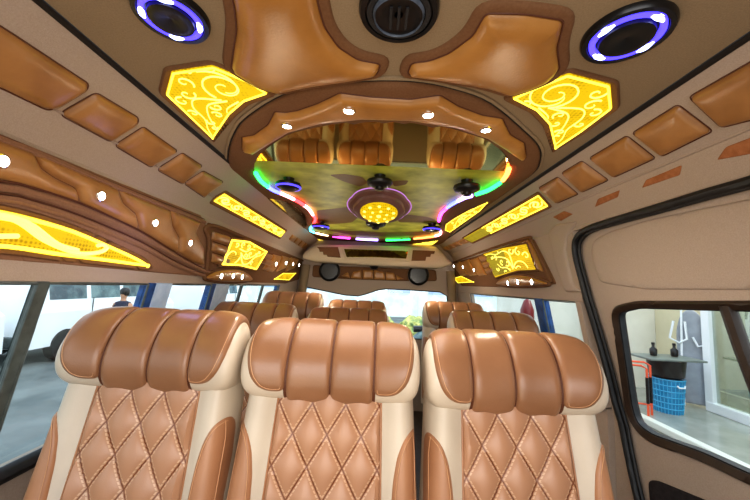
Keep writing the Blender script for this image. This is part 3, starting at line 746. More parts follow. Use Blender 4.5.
# ------------------------------------------------------------------ left wall panels
F2 = (2,)
lb = empty('left_wall_panel', LM(1.0, SS[2]+.15, 0), 'long brown felt panel over the left windows with wavy leather pads', 'panel')
base = LW([(-120, 88), (0, 134), (115, 181), (200, 215), (206, 226), (205, 272), (196, 276), (150, 272), (60, 264), (-120, 250)], F2)
base = [Vector((p.x, min(max(p.y, SS[2]+.003), WT-.018))) for p in base]
sheet(base, LM, .006, .006, .05, skirt=-.003).build('felt_board', 'felt2', lb)
lf = lambda x, y, h: LM(x, y, h+.006)
def line_l(pts, r, mat, name, h=.008, smooth=True, par=lb, side=-1):
    q = [wpx(p, side, F2) for p in pts]; q = catmull(q, 6, False) if smooth else q
    return tube_map(q, wmap(side), h, r).build(name, mat, par)
line_l([(-120, 92), (0, 140), (30, 151), (115, 187), (168, 208), (203, 222)], .009, 'felt2', 'top_rail')
line_l([(-120, 90), (0, 136), (30, 148), (115, 184), (168, 205), (203, 219)], .002, 'seam', 'rail_groove')
for d, r_, mt in ((0, .0035, 'seam'), (6, .009, 'felt2'), (12, .003, 'seam'), (17, .009, 'felt2')):
    line_l([(-110, 168+d), (0, 181+d), (25, 186+d), (78, 203+d), (137, 230+d*.85), (175, 253+d*.7), (200, 267+d*.45), (215, 272+d*.3)], r_, mt, 'arch_moulding')
S1 = [(30, 152), (37, 167), (53, 178), (72, 187), (78, 202)]
S2 = [(115, 188), (120, 202), (133, 213), (137, 229)]
S3 = [(168, 210), (170, 225), (177, 237), (176, 252)]
S4 = [(199, 222), (194, 232), (202, 247), (202, 265)]
S0 = [(-60, 118), (-50, 135), (-30, 150), (-20, 176)]
bot = {0: [(25, 185), (0, 179)], 1: [(110, 217)], 2: [(158, 242)], 3: [(190, 261)]}
for k, (A, B) in enumerate(((S0, S1), (S1, S2), (S2, S3), (S3, S4))):
    a = [(x+1, y) for x, y in A]; b = [(x-1, y) for x, y in B]
    P = [wpx(p, -1, F2) for p in a+bot[k][::-1]+b[::-1]]
    sheet(rounded(P, .008), lf, .02, .035, .016, skirt=-.004).build('wavy_pad', 'tuft_leather', lb)
WN = Vector((1, 0, -.13)).normalized(); WNR = Vector((-1, 0, -.13)).normalized()
for (px, py), w in zip([(2, 161), (101, 196), (155, 223), (190, 243)], ['nearest', 'second nearest', 'third', 'farthest']):
    c = lift((px, py), UL, LM, .028); downlight(LM(c.x, c.y, .026), WN, .011, 'white spotlight on the wavy pads over the left windows, %s of four' % w, 'spotlights on the wavy pads')
# long leaf-shaped lit panel
YLP = LW(catmull([(-90, 196), (-40, 203), (0, 210), (30, 217), (70, 229), (110, 246), (136, 258), (146, 265), (140, 266), (100, 261), (50, 255), (0, 248), (-90, 242)], 3), F2)
YLP = [Vector((p.x, min(p.y, WT-.03))) for p in YLP]
t = light_panel('long_light_panel', YLP, lf, 'long pointed yellow lit panel with a swirl over the front left window', None, frame=.014, rc=.004, edge=.006, er=.005)
for P, r_ in (([(-90, 205), (-30, 212), (10, 220), (40, 240), (70, 252), (92, 252), (102, 248), (99, 244), (93, 245)], .006), ([(-90, 207), (-20, 213), (20, 222), (50, 243), (72, 250)], .009), ([(-60, 232), (-20, 235), (12, 235)], .006)):
    line_l(P, r_, 'litbright', 'swirl_ornament', h=.014, par=t)
# second left panel
lb2 = empty('left_rear_panel', LM(2.1, SS[2]+.15, 0), 'ornate brown panel over the rear left windows with ribbed pads', 'panel')
bs = LW([(207, 222), (250, 238), (304, 260), (300, 279), (285, 284), (240, 284), (205, 280)], F2)
bs = [Vector((p.x, min(max(p.y, SS[2]+.003), WT-.018))) for p in bs]
sheet(rounded(bs, .02), LM, .006, .006, .05, skirt=-.003).build('felt_board', 'felt', lb2)
line_l([(204, 270), (206, 240), (203, 228), (214, 226), (240, 236), (270, 248), (303, 261)], .010, 'felt', 'curved_moulding', h=.012, par=lb2)
for k in range(3):
    y0 = 231+k*11; pts = [(211, y0), (228, y0+5), (225, y0+14), (210, y0+9)]
    sheet(rounded(LW(pts, F2), .01), lf, .02, .025, .02).build('rib_pad', 'tuft_leather', lb2)
for k in range(3):
    x0 = 262+k*1.5; y0 = 252+k*6; pts = [(x0, y0), (x0+10, y0+3), (x0+6, y0+8), (x0-4, y0+5)]
    sheet(rounded(LW(pts, F2), .01), lf, .02, .025, .02).build('rib_pad', 'tuft_leather', lb2)
for k in range(3):
    x0 = 272+k*9; pts = [(x0, 254+k*1.5), (x0+8, 256+k*1.5), (x0+3, 268), (x0-6, 272)]
    sheet(rounded(LW(pts, F2), .01), lf, .016, .025, .02).build('slanted_pad', 'gold_leather', lb2)
Q = LW([(218, 264), (228, 239), (246, 241), (264, 251), (253, 269), (237, 265)], F2)
light_panel('square_light_panel', Q, lambda x, y, h: lf(x, y, h+.012), 'four-sided yellow lit panel with leaf scrolls over the rear left windows', 'four-sided scroll panels', frame=.016, orn='leaf', rc=.006, seedx=3, orr=.004, er=.006)
AP = LW(catmull([(203, 278), (208, 273), (217, 270), (232, 269), (243, 272), (249, 279), (240, 281), (220, 281)], 3), F2)
AP = [Vector((p.x, min(p.y, WT-.01))) for p in AP]
padthing('arched_pad', AP, lambda x, y, h: lf(x, y, h+.004), 'small arched gold leather pad over the rear left windows', 'pad', 'arched pads over the windows', 'gold_leather', .018, .02, .008, frame=.012)
for (px, py), w in zip([(221, 276), (233, 276), (242, 277)], ['nearest', 'middle', 'farthest']):
    c = lift((px, py), UL, LM, .038); downlight(LM(c.x, c.y, .036), WN, .013, 'white spotlight on the left arched pad, %s of three' % w, 'spotlights on the arched pads')
for (px, py), w in zip([(276, 264), (286, 263), (293, 264), (299, 265)], ['nearest', 'second nearest', 'third', 'farthest']):
    c = lift((px, py), UL, LM, .028); downlight(LM(c.x, c.y, .026), WN, .016, 'white spotlight on the slanted pads at the left rear, %s of four' % w, 'spotlights on the slanted pads')
Q = LW([(273, 279), (282, 273), (295, 273), (288, 280)], F2)
light_panel('small_light_panel', Q, lf, 'small yellow lit wedge under the slanted pads at the left rear', 'small lit wedges', frame=.01, rc=.002, mat='lit', edge=.003, er=.003)
# ------------------------------------------------------------------ right wall panel
rb2 = empty('right_wall_panel', RM(2.1, SS[2]+.15, 0), 'ornate brown panel behind the sliding door with slanted pads', 'panel')
bs = RW([(452, 261), (490, 247), (528, 235), (534, 237), (545, 260), (557, 284), (530, 287), (495, 287), (462, 286), (451, 270)], F2)
bs = [Vector((p.x, min(max(p.y, SS[2]+.003), WT-.018))) for p in bs]
sheet(rounded(bs, .02), RM, .006, .006, .05, skirt=-.003).build('felt_board', 'felt', rb2)
rf = lambda x, y, h: RM(x, y, h+.006)
line_l([(454, 262), (490, 249), (528, 237), (534, 241), (545, 262), (554, 282)], .008, 'felt', 'curved_moulding', h=.012, par=rb2, side=1)
sheet(rounded(RW([(506, 246), (529, 238), (536, 250), (545, 272), (539, 270), (530, 244)], F2), .01), rf, .014, .02, .02).build('corner_pad', 'gold_leather', rb2)
for k in range(3):
    x0 = 480+k*3; y0 = 256+k*6; sheet(rounded(RW([(x0, y0), (x0+9, y0-2), (x0+12, y0+4), (x0+3, y0+6)], F2), .01), rf, .02, .025, .02).build('rib_pad', 'tuft_leather', rb2)
for k in range(3):
    x0 = 453+k*9; sheet(rounded(RW([(x0, 264-k*2), (x0+8, 261-k*2), (x0+17, 275), (x0+9, 276)], F2), .01), rf, .016, .025, .02).build('slanted_pad', 'gold_leather', rb2)
Q = RW([(486, 254), (506, 248), (530, 244), (539, 269), (520, 270), (510, 273), (498, 277)], F2)
t = light_panel('square_light_panel', Q, lambda x, y, h: rf(x, y, h+.012), 'four-sided yellow lit panel on the right, its rear half unlit olive', 'four-sided scroll panels', frame=.014, orn='leaf', rc=.006, seedx=4, orr=.004, edge=0)
Q2 = RW([(487, 255), (506, 249), (514, 271), (510, 272.5), (498, 276)], F2)
sheet(Q2, lambda x, y, h: rf(x, y, h+.017), 0, 0, .05, skirt=None).build('unlit_section', 'unlit_glow', t)
AP = RW(catmull([(500, 284), (504, 279), (516, 275), (530, 276), (544, 280), (551, 284), (530, 286), (510, 286)], 3), F2)
AP = [Vector((p.x, min(p.y, WT-.01))) for p in AP]
padthing('arched_pad', AP, lambda x, y, h: rf(x, y, h+.004), 'small arched gold leather pad behind the sliding door', 'pad', 'arched pads over the windows', 'gold_leather', .018, .02, .008, frame=.012)
for (px, py), w in zip([(508, 283), (518, 282), (532, 282)], ['farthest', 'middle', 'nearest']):
    c = lift((px, py), UR, RM, .038); downlight(RM(c.x, c.y, .036), WNR, .013, 'white spotlight on the right arched pad, %s of three' % w, 'spotlights on the arched pads')
for (px, py), w in zip([(454, 266), (463, 267), (474, 270)], ['farthest', 'middle', 'nearest']):
    c = lift((px, py), UR, RM, .028); downlight(RM(c.x, c.y, .026), WNR, .014, 'white spotlight on the slanted pads at the right rear, %s of three' % w, 'spotlights on the slanted pads')
light_panel('small_light_panel', RW([(455, 278), (462, 276), (475, 282), (459, 283)], F2), rf, 'small yellow lit wedge under the slanted pads at the right rear', 'small lit wedges', frame=.01, rc=.002, edge=.003, er=.003)

# ------------------------------------------------------------------ seats (face -Y)
REC = math.radians(14)
def seat_proto():
    t = empty('passenger_seat', (0, 0, 0), 'x', 'seat')
    up = Vector((0, math.sin(REC), math.cos(REC))); fr = Vector((0, -math.cos(REC), math.sin(REC)))
    BO = Vector((0, 0, .43)); BL = .60
    def halfw(v): return .256 + .016*min(1, max(0, (BL-v)/.3))
    def ff(u, w):          # forward bulge over the width
        a = abs(u)/w
        g = .075 + .035*(1/(1+math.exp(-(a-.66)*22)))
        e = max(0, (a-.80)/.20); return g*math.sqrt(max(0, 1-min(e, 1)**2.4)) 
    def bmap(x, v, h):
        w = halfw(v); x = max(-w*.992, min(w*.992, x)); return BO + up*v + Vector((x, 0, 0)) + fr*(ff(x, w)+h)
    # cream shell
    mb = MB(); nv, nu = 24, 34; rows = []
    for j in range(nv+1):
        v = BL*j/nv; w = halfw(v); row = []
        for i in range(nu+1):
            u = -math.cos(PI*i/nu)*w; row.append(BO+up*v+Vector((u, 0, 0))+fr*ff(u, w))
        for i in range(nu+1):
            u = math.cos(PI*i/nu)*w*.98; a = abs(u)/w; row.append(BO+up*v+Vector((u, 0, 0))+fr*(-.05*math.sqrt(max(0, 1-a**6))))
        rows.append(row)
    n = len(rows[0]); vs = [p for r in rows for p in r]
    fs = [(j*n+i, j*n+(i+1) % n, (j+1)*n+(i+1) % n, (j+1)*n+i) for j in range(nv) for i in range(n)]
    fs.append(tuple(range(n))); fs.append(tuple(nv*n+i for i in range(n)))
    mb.add(vs, fs); mb.build('backrest', 'cream', t)
    # quilted centre
    def qh(x, v, d):
        a = x/.10+v/.155; b = x/.10-v/.155
        k = min(1, d/.012)
        return .019*k*(abs(math.sin(PI*a))*abs(math.sin(PI*b)))**.42
    pq = [Vector((-.166, .02)), Vector((.166, .02)), Vector((.160, .30)), Vector((.152, .585)), Vector((-.152, .585)), Vector((-.160, .30))]
    sheet(pq, bmap, .004, .01, .0075, hfun=qh, skirt=-.006, uv=True, bcell=.012).build('quilted_panel', 'quilt', t)
    for s in (-1, 1):
        # side insert
        P = [Vector((s*x, v)) for x, v in ((.269, .03), (.184, .03), (.187, .25), (.194, .37), (.204, .425), (.222, .465), (.245, .487), (.258, .49), (.264, .44), (.267, .30))]
        P = rounded(P, .02)
        ins = sheet(P, bmap, .008, .015, .014, skirt=-.006).build('side_insert', 'insert', t)
        tube_map(offset(P, -.009), bmap, .009, .0012, closed=True, n=4).build('stitching', 'stitch', ins)
        tube_map([(s*.168, .02), (s*.162, .30), (s*.154, .585)], bmap, .001, .003).build('piping', 'insert', t)
    # headrest
    HW = .268; HB = BO+up*.555+fr*.03
    prof = catmull([Vector(p) for p in ((-.02, -.005), (.045, .0), (.078, .03), (.088, .075), (.080, .125), (.055, .175), (.012, .212), (-.045, .222), (-.092, .20), (-.115, .15), (-.115, .07), (-.09, .01))], 6)
    L = [0]
    for a, b in zip(prof[:-1], prof[1:]): L.append(L[-1]+(b-a).length)
    TOT = L[-1]+(prof[0]-prof[-1]).length
    cc = Vector((-.015, .105))
    def pr(tt):
        tt = min(max(tt, 0), L[-1]-1e-6); k = int(np.searchsorted(L, tt, side='right'))-1; f = (tt-L[k])/(L[k+1]-L[k]); return prof[k].lerp(prof[k+1], f)
    def hpos(x, tt):
        a = min(abs(x)/HW, .9999); e = (1-a**8)**(1/3.2); p = pr(tt) if not isinstance(tt, Vector) else tt
        c2 = cc+Vector((.01, .0)); p = c2+(p-c2)*e
        fo = p.x + .060*a**2.2; zz = p.y - .010*a**3
        return HB + up*zz + Vector((x, 0, 0)) + fr*fo
    def hmap(x, tt, h):
        d = 1e-3; P0 = hpos(x, tt); dx = hpos(x+d, tt)-hpos(x-d, tt); dt = hpos(x, tt+d)-hpos(x, tt-d)
        n_ = dx.cross(dt)
        if n_.length < 1e-12: return P0
        n_.normalize(); cpt = HB+up*.1+fr*(-.01)+Vector((x*.8, 0, 0))
        if n_.dot(P0-cpt) < 0: n_ = -n_
        return P0+n_*h
    mb = MB(); nx = 44; vs = []
    us = [HW*math.sin(PI/2*(-1+2*i/nx)) for i in range(nx+1)]
    for x in us:
        for p in prof: vs.append(hpos(x, p))
    n = len(prof)
    fs = [(i*n+j, i*n+(j+1) % n, (i+1)*n+(j+1) % n, (i+1)*n+j) for i in range(nx) for j in range(n)]
    fs.append(tuple(range(n))); fs.append(tuple(nx*n+j for j in range(n)))
    mb.add(vs, fs); mb.build('headrest_shell', 'cream', t)
    tb = L[1]; tt_ = L[-1]*.80
    seg = HW*.485
    sheet(rounded([Vector((-seg-.006, tb+.004)), Vector((seg+.006, tb+.004)), Vector((seg+.006, tt_)), Vector((-seg-.006, tt_))], .005), hmap, .0, 0, .014, hfun=lambda x, y, d: .0012, skirt=-.004).build('seam_backing', 'seam', t)
    for k in (-1, 0):
        x0 = k*seg+.002; x1 = (k+1)*seg-.002
        P = rounded([Vector((x0, tb)), Vector((x1, tb)), Vector((x1, tt_)), Vector((x0, tt_))], .008)
        sheet(P, hmap, .012, .020, .010, skirt=-.01).build('headrest_pad', 'tan', t)
    for s in (-1, 1):
        x0 = seg+.002; P = [Vector((s*x, v)) for x, v in ((x0, L[3]+.062), (x0+.045, L[3]+.062), (HW*.76, L[3]+.072), (HW*.85, L[3]+.098), (HW*.90, L[3]+.14), (HW*.92, L[3]+.19), (HW*.92, L[3]+.25), (HW*.88, tt_), (x0, tt_))]
        P = rounded(P, .02)
        wg = sheet(P, hmap, .012, .020, .010, skirt=-.01).build('headrest_wing', 'tan', t)
        Q = offset(P, -.011); tube_map([q for q in Q], hmap, .0105, .0011, closed=True, n=4).build('stitching', 'stitch', wg)
    # cushion, base
    mb = MB().box((0, -.235, .40), (.52, .50, .13), bev=.04); mb.build('seat_cushion', 'cream', t)
    MB().box((0, -.25, .462), (.30, .44, .035), bev=.016).build('cushion_pad', 'insert', t)
    MB().box((0, -.2, .29), (.44, .42, .10), bev=.01).build('seat_base', 'black', t)
    for s in (-1, 1):
        MB().box((s*.17, -.2, .12), (.04, .36, .24)).build('leg', 'black', t)
        MB().box((s*.17, -.2, .012), (.06, .46, .024)).build('floor_rail', 'black', t)
    return t
proto = seat_proto()
# top of headrest in local frame
zmax = 0; yf = 0
for ch in proto.children:
    if ch.name.startswith('headrest'):
        for v in ch.data.vertices: zmax = max(zmax, v.co.z)
print('seat top', zmax)
def copy_tree(o, parent=None):
    c = o.copy(); COL.objects.link(c)
    if parent is not None: c.parent = parent
    for ch in list(o.children): copy_tree(ch, c)
    return c
YOFF = -.045
SEATS = [(-.625, 1.09, -.099, 'left front-row quilted tan and cream seat beside the parking-lot window', 0),
         (-.115, 1.09, -.110, 'middle front-row quilted tan and cream seat', 0),
         (.398, 1.09, -.120, 'right front-row quilted tan and cream seat beside the sliding door', 0),
         (-.685, 2.0, -.125, 'left second-row seat catching bluish daylight by the window', 0),
         (-.155, 2.12, -.14, 'middle second-row seat peeking over the middle front seat', 0),
         (.665, 2.0, -.115, 'right second-row seat seen over the right front seat', 0),
         (-.665, 2.82, -.075, 'left third-row seat by the rear left window', 0),
         (-.15, 2.9, -.125, 'middle third-row seat before the back window', 0),
         (.635, 2.82, -.10, 'right third-row seat near the rear right corner', 0)]
for i, (x, y, zt, lab, _) in enumerate(SEATS):
    o = proto if i == 0 else copy_tree(proto)
    dz = (CZ+zt)-zmax
    o.location = (x, y-.17, 0); o['label'] = lab; o['group'] = 'quilted passenger seats'
    o.scale = (.93, .95, (CZ+zt)/zmax)

# ------------------------------------------------------------------ outside
GZ = -.62
asph = surf_mat('asphalt', srgb(88, 94, 92), srgb(120, 125, 122), .9, 1.2, .3, 60)
g = MB().box((-6, 10, GZ-.05), (60, 60, .1)).build('ground', asph, None, False); struct(g)
M['white_paint'] = surf_mat('white_paint', srgb(238, 240, 240), srgb(246, 246, 246), .3, 2, 0, coat=.3)
M['vanglass'] = surf_mat('van_glass', srgb(60, 80, 88), srgb(120, 142, 142), .08, 3, 0)
M['tyre'] = surf_mat('tyre', srgb(30, 30, 30), None, .8, bump=0)
M['darkred'] = surf_mat('tail_light', srgb(120, 30, 34), None, .3, bump=0)
def white_van(x, y0, y1, label, tall=2.05):
    t = empty('parked_van', (x-.85, (y0+y1)/2, GZ), label, 'van', 'white vans parked outside')
    L = y1-y0; prof = [(0, .35), (0, 1.05), (.05, 1.35), (.16, 1.95), (.35, tall), (1.35, tall), (1.54, 1.95), (1.65, 1.35), (1.7, 1.05), (1.7, .35)]
    mb = MB(); n = len(prof); vs = []
    for yy, sh in ((y0, .10), (y0+.15, 0), (y1-1.1, 0), (y1-.55, .0), (y1, .12)):
        for (a, z) in prof:
            top = 1 if z > 1.2 else 0
            yq = yy
            if yy == y1: yq = y1-.85*max(0, (z-1.0))
            if yy == y1-.55: yq = y1-.55-.5*max(0, (z-1.0))
            vs.append((x-.85+(.85-a)*(1-sh*top*.6), yq, GZ+z))
    fs = [(i*n+j, i*n+j+1, (i+1)*n+j+1, (i+1)*n+j) for i in range(4) for j in range(n-1)]
    fs += [(i*n, (i+1)*n, (i+1)*n+n-1, i*n+n-1) for i in range(4)] + [tuple(range(n)), tuple(4*n+j for j in range(n))]
    mb.add(vs, fs); mb.build('body', 'white_paint', t, False)
    k = 3; a0 = y0+.3; a1 = y1-1.3
    for i in range(k):
        ya = a0+(a1-a0)*i/k+.06; yb_ = a0+(a1-a0)*(i+1)/k-.06
        m_ = MB(); m_.add([(x-.055+.012, ya, GZ+1.32), (x-.055+.012, yb_, GZ+1.32), (x-.15+.015, yb_, GZ+1.84), (x-.15+.015, ya, GZ+1.84), (x-.08, ya, GZ+1.32), (x-.08, yb_, GZ+1.32), (x-.18, yb_, GZ+1.84), (x-.18, ya, GZ+1.84)], [(0,1,2,3), (4,7,6,5), (0,4,5,1), (3,2,6,7), (0,3,7,4), (1,5,6,2)]).build('side_window', 'vanglass', t, False)
    for yy in (y0+.8, y1-.95):
        for xx in (x-.06, x-1.55):
            MB().lathe([(.20, -.1), (.33, -.1), (.34, 0), (.33, .1), (.2, .1)], (xx, yy, GZ+.34), Matrix.Rotation(PI/2, 3, 'Y'), 24).build('wheel', 'tyre', t)
    MB().box((x-.85, y0-.02, GZ+.48), (1.6, .1, .22), bev=.03).build('bumper', 'pillar', t)
    MB().box((x-.02, y0+.06, GZ+1.1), (.06, .08, .5)).build('tail_light', 'darkred', t)
    MB().box((x+.0, (y0+y1)/2, GZ+.9), (.02, L*.5, .03)).build('side_trim', 'pillar', t)
    MB().box((x-.005, (y0+y1)/2, GZ+.42), (.04, L*.62, .09)).build('lower_sill', 'pillar', t)
    MB().box((x-.0, y0+L*.30, GZ+.88), (.012, .02, .95)).build('door_gap', 'pillar', t)
    MB().box((x-.0, y0+L*.62, GZ+.88), (.012, .02, .95)).build('door_gap', 'pillar', t)
    MB().box((x+.0, y0+L*.45, GZ+1.0), (.03, .14, .03)).build('door_handle', 'black', t)
    return t
white_van(-6.9, 1.6, 6.35, 'white parked van seen through the front left window')
white_van(-6.8, 6.7, 11.4, 'white parked van further back beyond the first white van')
white_van(-6.2, 12.2, 16.5, 'white parked van in the distance behind the left pillars')
# standing person far left window
def person(x, y):
    t = empty('person', (x, y, GZ), 'dark-haired person in a dark top standing beside the parked vans', 'person')
    me = bpy.data.meshes.new('body'); 
    J = [((0,0,.95),.13),((0,0,1.15),.12),((0,0,1.38),.14),((0,0,1.48),.06),((0,0,1.56),.055),((0,0,1.64),.085),((0,0,1.72),.075),
         ((.18,0,1.40),.055),((.24,-.02,1.14),.042),((.2,-.16,1.0),.033),((-.18,0,1.40),.055),((-.24,-.02,1.14),.042),((-.22,-.12,.95),.033),
         ((.09,0,.86),.095),((.1,0,.48),.06),((.1,0,.08),.045),((.1,-.14,.04),.035),((-.09,0,.86),.095),((-.1,.03,.48),.06),((-.1,.03,.08),.045),((-.1,-.11,.04),.035)]
    E = [(0,1),(1,2),(2,3),(3,4),(4,5),(5,6),(2,7),(7,8),(8,9),(2,10),(10,11),(11,12),(0,13),(13,14),(14,15),(15,16),(0,17),(17,18),(18,19),(19,20)]
    me.from_pydata([j[0] for j in J], E, []); o = link('body', me, t)
    sk = o.modifiers.new('Skin', 'SKIN')
    if not me.skin_vertices: me.attributes
    for v, j in zip(me.skin_vertices[0].data, J): v.radius = (j[1], j[1])
    me.skin_vertices[0].data[0].use_root = True
    ss = o.modifiers.new('Sub', 'SUBSURF'); ss.levels = 2; ss.render_levels = 2
    me.materials.append(surf_mat('skin', srgb(190, 140, 110), None, .5, bump=0))
    MB().lathe([(.19, .80), (.2, .95), (.17, 1.12), (.19, 1.36), (.15, 1.46), (.07, 1.49)], (x, y, GZ), None, 20, lambda a: .75+.25*abs(math.cos(a))).build('shirt', surf_mat('dark_shirt', srgb(34, 38, 60), None, .8, bump=0), t)
    for s in (-1, 1): MB().tube([(x+s*.09, y, GZ+.9), (x+s*.1, y+.01, GZ+.5), (x+s*.1, y+.02, GZ+.1)], [.115, .085, .07], 12).build('trouser_leg', surf_mat('dark_trousers', srgb(40, 42, 50), None, .8, bump=0), t)
    MB().lathe([(.085, 1.62), (.10, 1.68), (.098, 1.76), (.06, 1.81), (.001, 1.82)], (x, y+.02, GZ), None, 20).build('hair', 'black', t)
person(-5.62, 7.5)
bpy.data.objects['person'].scale = (.95, .95, .90)
# backdrop: far building and trees behind
M['pale_wall'] = surf_mat('pale_far_wall', srgb(206, 224, 222), srgb(240, 248, 244), .8, 1.5, 0, emit=.25)  # faint emission put into the wall to keep it bright
far = empty('far_building', (0, 22, GZ), 'pale distant building seen through the back window', 'building')
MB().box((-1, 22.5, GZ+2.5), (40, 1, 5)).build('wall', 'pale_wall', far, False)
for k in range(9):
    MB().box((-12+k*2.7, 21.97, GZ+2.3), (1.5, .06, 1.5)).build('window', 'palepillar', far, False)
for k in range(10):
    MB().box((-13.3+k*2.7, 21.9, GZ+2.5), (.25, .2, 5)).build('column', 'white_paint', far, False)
bushm = surf_mat('bush_leaves', srgb(110, 140, 90), srgb(230, 222, 130), .8, 5, .8, 20, bdist=.05)
for k, (x, y, s, lb_) in enumerate([(1.5, 12.5, .55, 'yellow-green bush behind the van, right of the rear window centre'), (2.6, 13.2, .7, 'larger yellow-green bush at the right end of the back window'), (.3, 13.0, .5, 'small green bush near the centre of the back window')]):
    bm = bmesh.new(); bmesh.ops.create_icosphere(bm, subdivisions=4, radius=s)
    for v in bm.verts:
        n_ = math.sin(v.co.x*9+k)*math.sin(v.co.y*8)*math.sin(v.co.z*10)*.16+random.uniform(-.06, .06); v.co *= 1+n_; v.co.z = v.co.z*.85+s*.75
    me = bpy.data.meshes.new('bush'); bm.to_mesh(me); bm.free(); me.materials.append(bushm); o = link('bush', me); o.location = (x, y, GZ); tag(o, lb_, 'bush', 'bushes behind the van')
t = empty('parked_motorbike', (1.5, 9.5, GZ), 'dark motorbike parked behind the van', 'motorbike')
for yy in (-.6, .6): MB().tube([(1.5+yy+.28*math.cos(a), 9.5, GZ+.3+.28*math.sin(a)) for a in [k*PI/12 for k in range(24)]], .05, 8, closed=True).build('wheel', 'tyre', t)
MB().tube([(.95, 9.5, GZ+.35), (1.3, 9.5, GZ+.6), (1.6, 9.5, GZ+.72), (1.95, 9.5, GZ+.95)], [.06, .13, .15, .06], 10).build('body', 'vanglass', t)
MB().tube([(1.1, 9.5, GZ+.78), (1.5, 9.5, GZ+.8)], .09, 8).build('saddle', 'black', t)
MB().tube([(1.95, 9.2, GZ+1.05), (1.93, 9.5, GZ+1.0), (1.95, 9.8, GZ+1.05)], .025, 8).build('handlebar', 'black', t)
# red marker post right
t = empty('red_post', (1.98, 4.4, GZ), 'red post with a rounded cap outside the rear right window', 'post')
MB().lathe([(.16, 0), (.13, .1), (.09, .15), (.09, 1.3), (.12, 1.5)], t.location, None, 20).build('pole', surf_mat('red_paint', srgb(206, 40, 40), None, .4, bump=0), t)
MB().lathe([(.15, 1.5), (.2, 1.55), (.2, 1.7), (.1, 1.82), (.001, 1.85)], t.location, None, 20).build('cap', 'darkred', t)
t.scale = (.42, .42, 1.0)
# ---- building beside the sliding door
PZ = CZ-1.2
def on_pl(px, py, z=PZ): q = hit(px, py, Vector((0, 0, z)), Vector((0, 0, 1))); return q
M['wallwhite'] = surf_mat('white_plaster', srgb(226, 222, 206), srgb(236, 232, 218), .8, 3, .1)
M['tile'] = surf_mat('grey_tile', srgb(150, 150, 138), srgb(172, 172, 160), .15, 4, 0)
struct(MB().box((5.8, 3.0, (PZ+GZ)/2), (6.0, 8, PZ-GZ)).build('floor_2', 'tile', None, False))
struct(MB().box((2.81, 3.0, PZ-.03), (.08, 8, .065), bev=.015).build('trim_20', surf_mat('white_edge', srgb(224, 222, 206), None, .5, bump=0), None, False))
struct(MB().box((5.5, 4.75, PZ+1.6), (5.2, .12, 3.2)).build('wall_back', 'wallwhite', None, False))
struct(MB().box((2.6, 5.6, PZ+1.6), (.6, 1.6, 3.2)).build('wall_side', 'wallwhite', None, False))
# sliding glass door in its white frame
gx = on_pl(704, 411).x; gy = on_pl(704, 411).y
gd = empty('door_2', (gx, gy-1, PZ), None, None); struct(gd)
gx += .10
for yy in (gy, gy-1.05, gy-2.1): MB().box((gx, yy, PZ+1.25), (.08, .09, 2.5), bev=.01).build('door_frame', 'white_paint', gd, False)
MB().box((gx, gy-1.05, PZ+.05), (.1, 2.15, .1), bev=.01).build('sill', 'white_paint', gd, False)
MB().box((gx, gy-1.05, PZ+2.5), (.1, 2.15, .1), bev=.01).build('head_rail', 'white_paint', gd, False)
MB().box((gx+.01, gy-1.05, PZ+1.25), (.01, 2.1, 2.4)).build('door_pane', glass_mat('door_glass', (.45, .5, .47, 1), .25), gd, False)
struct(MB().box((gx+.16, gy+.45, PZ+1.6), (.1, .8, 3.2)).build('wall_inner', surf_mat('cream_wall', srgb(214, 204, 172), srgb(222, 212, 180), .8, 3, .1), None, False))
struct(MB().box((gx+2.5, gy-1, PZ+1.6), (.1, 4, 3.2)).build('wall_far', surf_mat('dim_wall', srgb(120, 128, 118), srgb(140, 146, 134), .8, 2, .1), None, False))
# laundry basket
b = on_pl(668, 411); bx, by = b.x, b.y
t = empty('laundry_basket', (bx, by, PZ), 'blue plastic laundry basket with grid holes under the grey tray', 'basket')
bl = surf_mat('blue_plastic', srgb(24, 130, 176), srgb(40, 150, 196), .4, 20, 0)
MB().lathe([(.118, .0), (.122, .02), (.15, .34), (.143, .34), (.113, .02)], t.location, None, 28).build('basket_wall', bl, t)
mb = MB()
for z in (.05, .11, .17, .23, .29, .35): mb.tube([t.location+Vector(((.126+.03*z/.34)*math.cos(a), (.126+.03*z/.34)*math.sin(a), z)) for a in [k*PI/14 for k in range(28)]], .006, 5, closed=True)
for k in range(28): a = k*PI/14; mb.tube([t.location+Vector((.124*math.cos(a), .124*math.sin(a), 0)), t.location+Vector((.155*math.cos(a), .155*math.sin(a), .35))], .004, 5)
mb.build('lattice', surf_mat('light_blue_plastic', srgb(70, 176, 216), None, .4, bump=0), t)
MB().tube([t.location+Vector((-.04, -.175, .31)), t.location+Vector((-.03, -.185, .29)), t.location+Vector((.03, -.185, .29)), t.location+Vector((.04, -.175, .31))], .008, 6).build('handle', 'white_paint', t)
# black crate and tray on top
t = empty('black_tub', (bx, by, PZ+.36), 'black tub stacked on the blue laundry basket', 'tub')
MB().lathe([(.13, .0), (.155, .02), (.172, .17), (.176, .19), (.155, .19)], t.location, None, 28).build('tub_wall', 'black', t)
t = empty('serving_tray', (bx-.06, by, PZ+.56), 'flat grey tray lying across the black tub', 'tray')
MB().box((bx+.0, by, PZ+.562), (.60, .34, .022), bev=.008).build('tray_plate', surf_mat('grey_tray', srgb(112, 118, 112), srgb(128, 134, 126), .4, 4, 0), t)
for k, (dx, lb_) in enumerate([(-.13, 'left'), (.10, 'right')]):
    t = empty('dark_bottle', (bx+dx, by, PZ+.58), 'small black bottle at the %s on the grey tray' % lb_, 'bottle')
    MB().lathe([(.03, 0), (.034, .02), (.034, .07), (.014, .09), (.012, .12)], t.location, None, 16).build('bottle_body', 'black', t)
    MB().lathe([(.016, .115), (.016, .14), (.001, .142)], t.location, None, 12).build('cap', 'black', t)
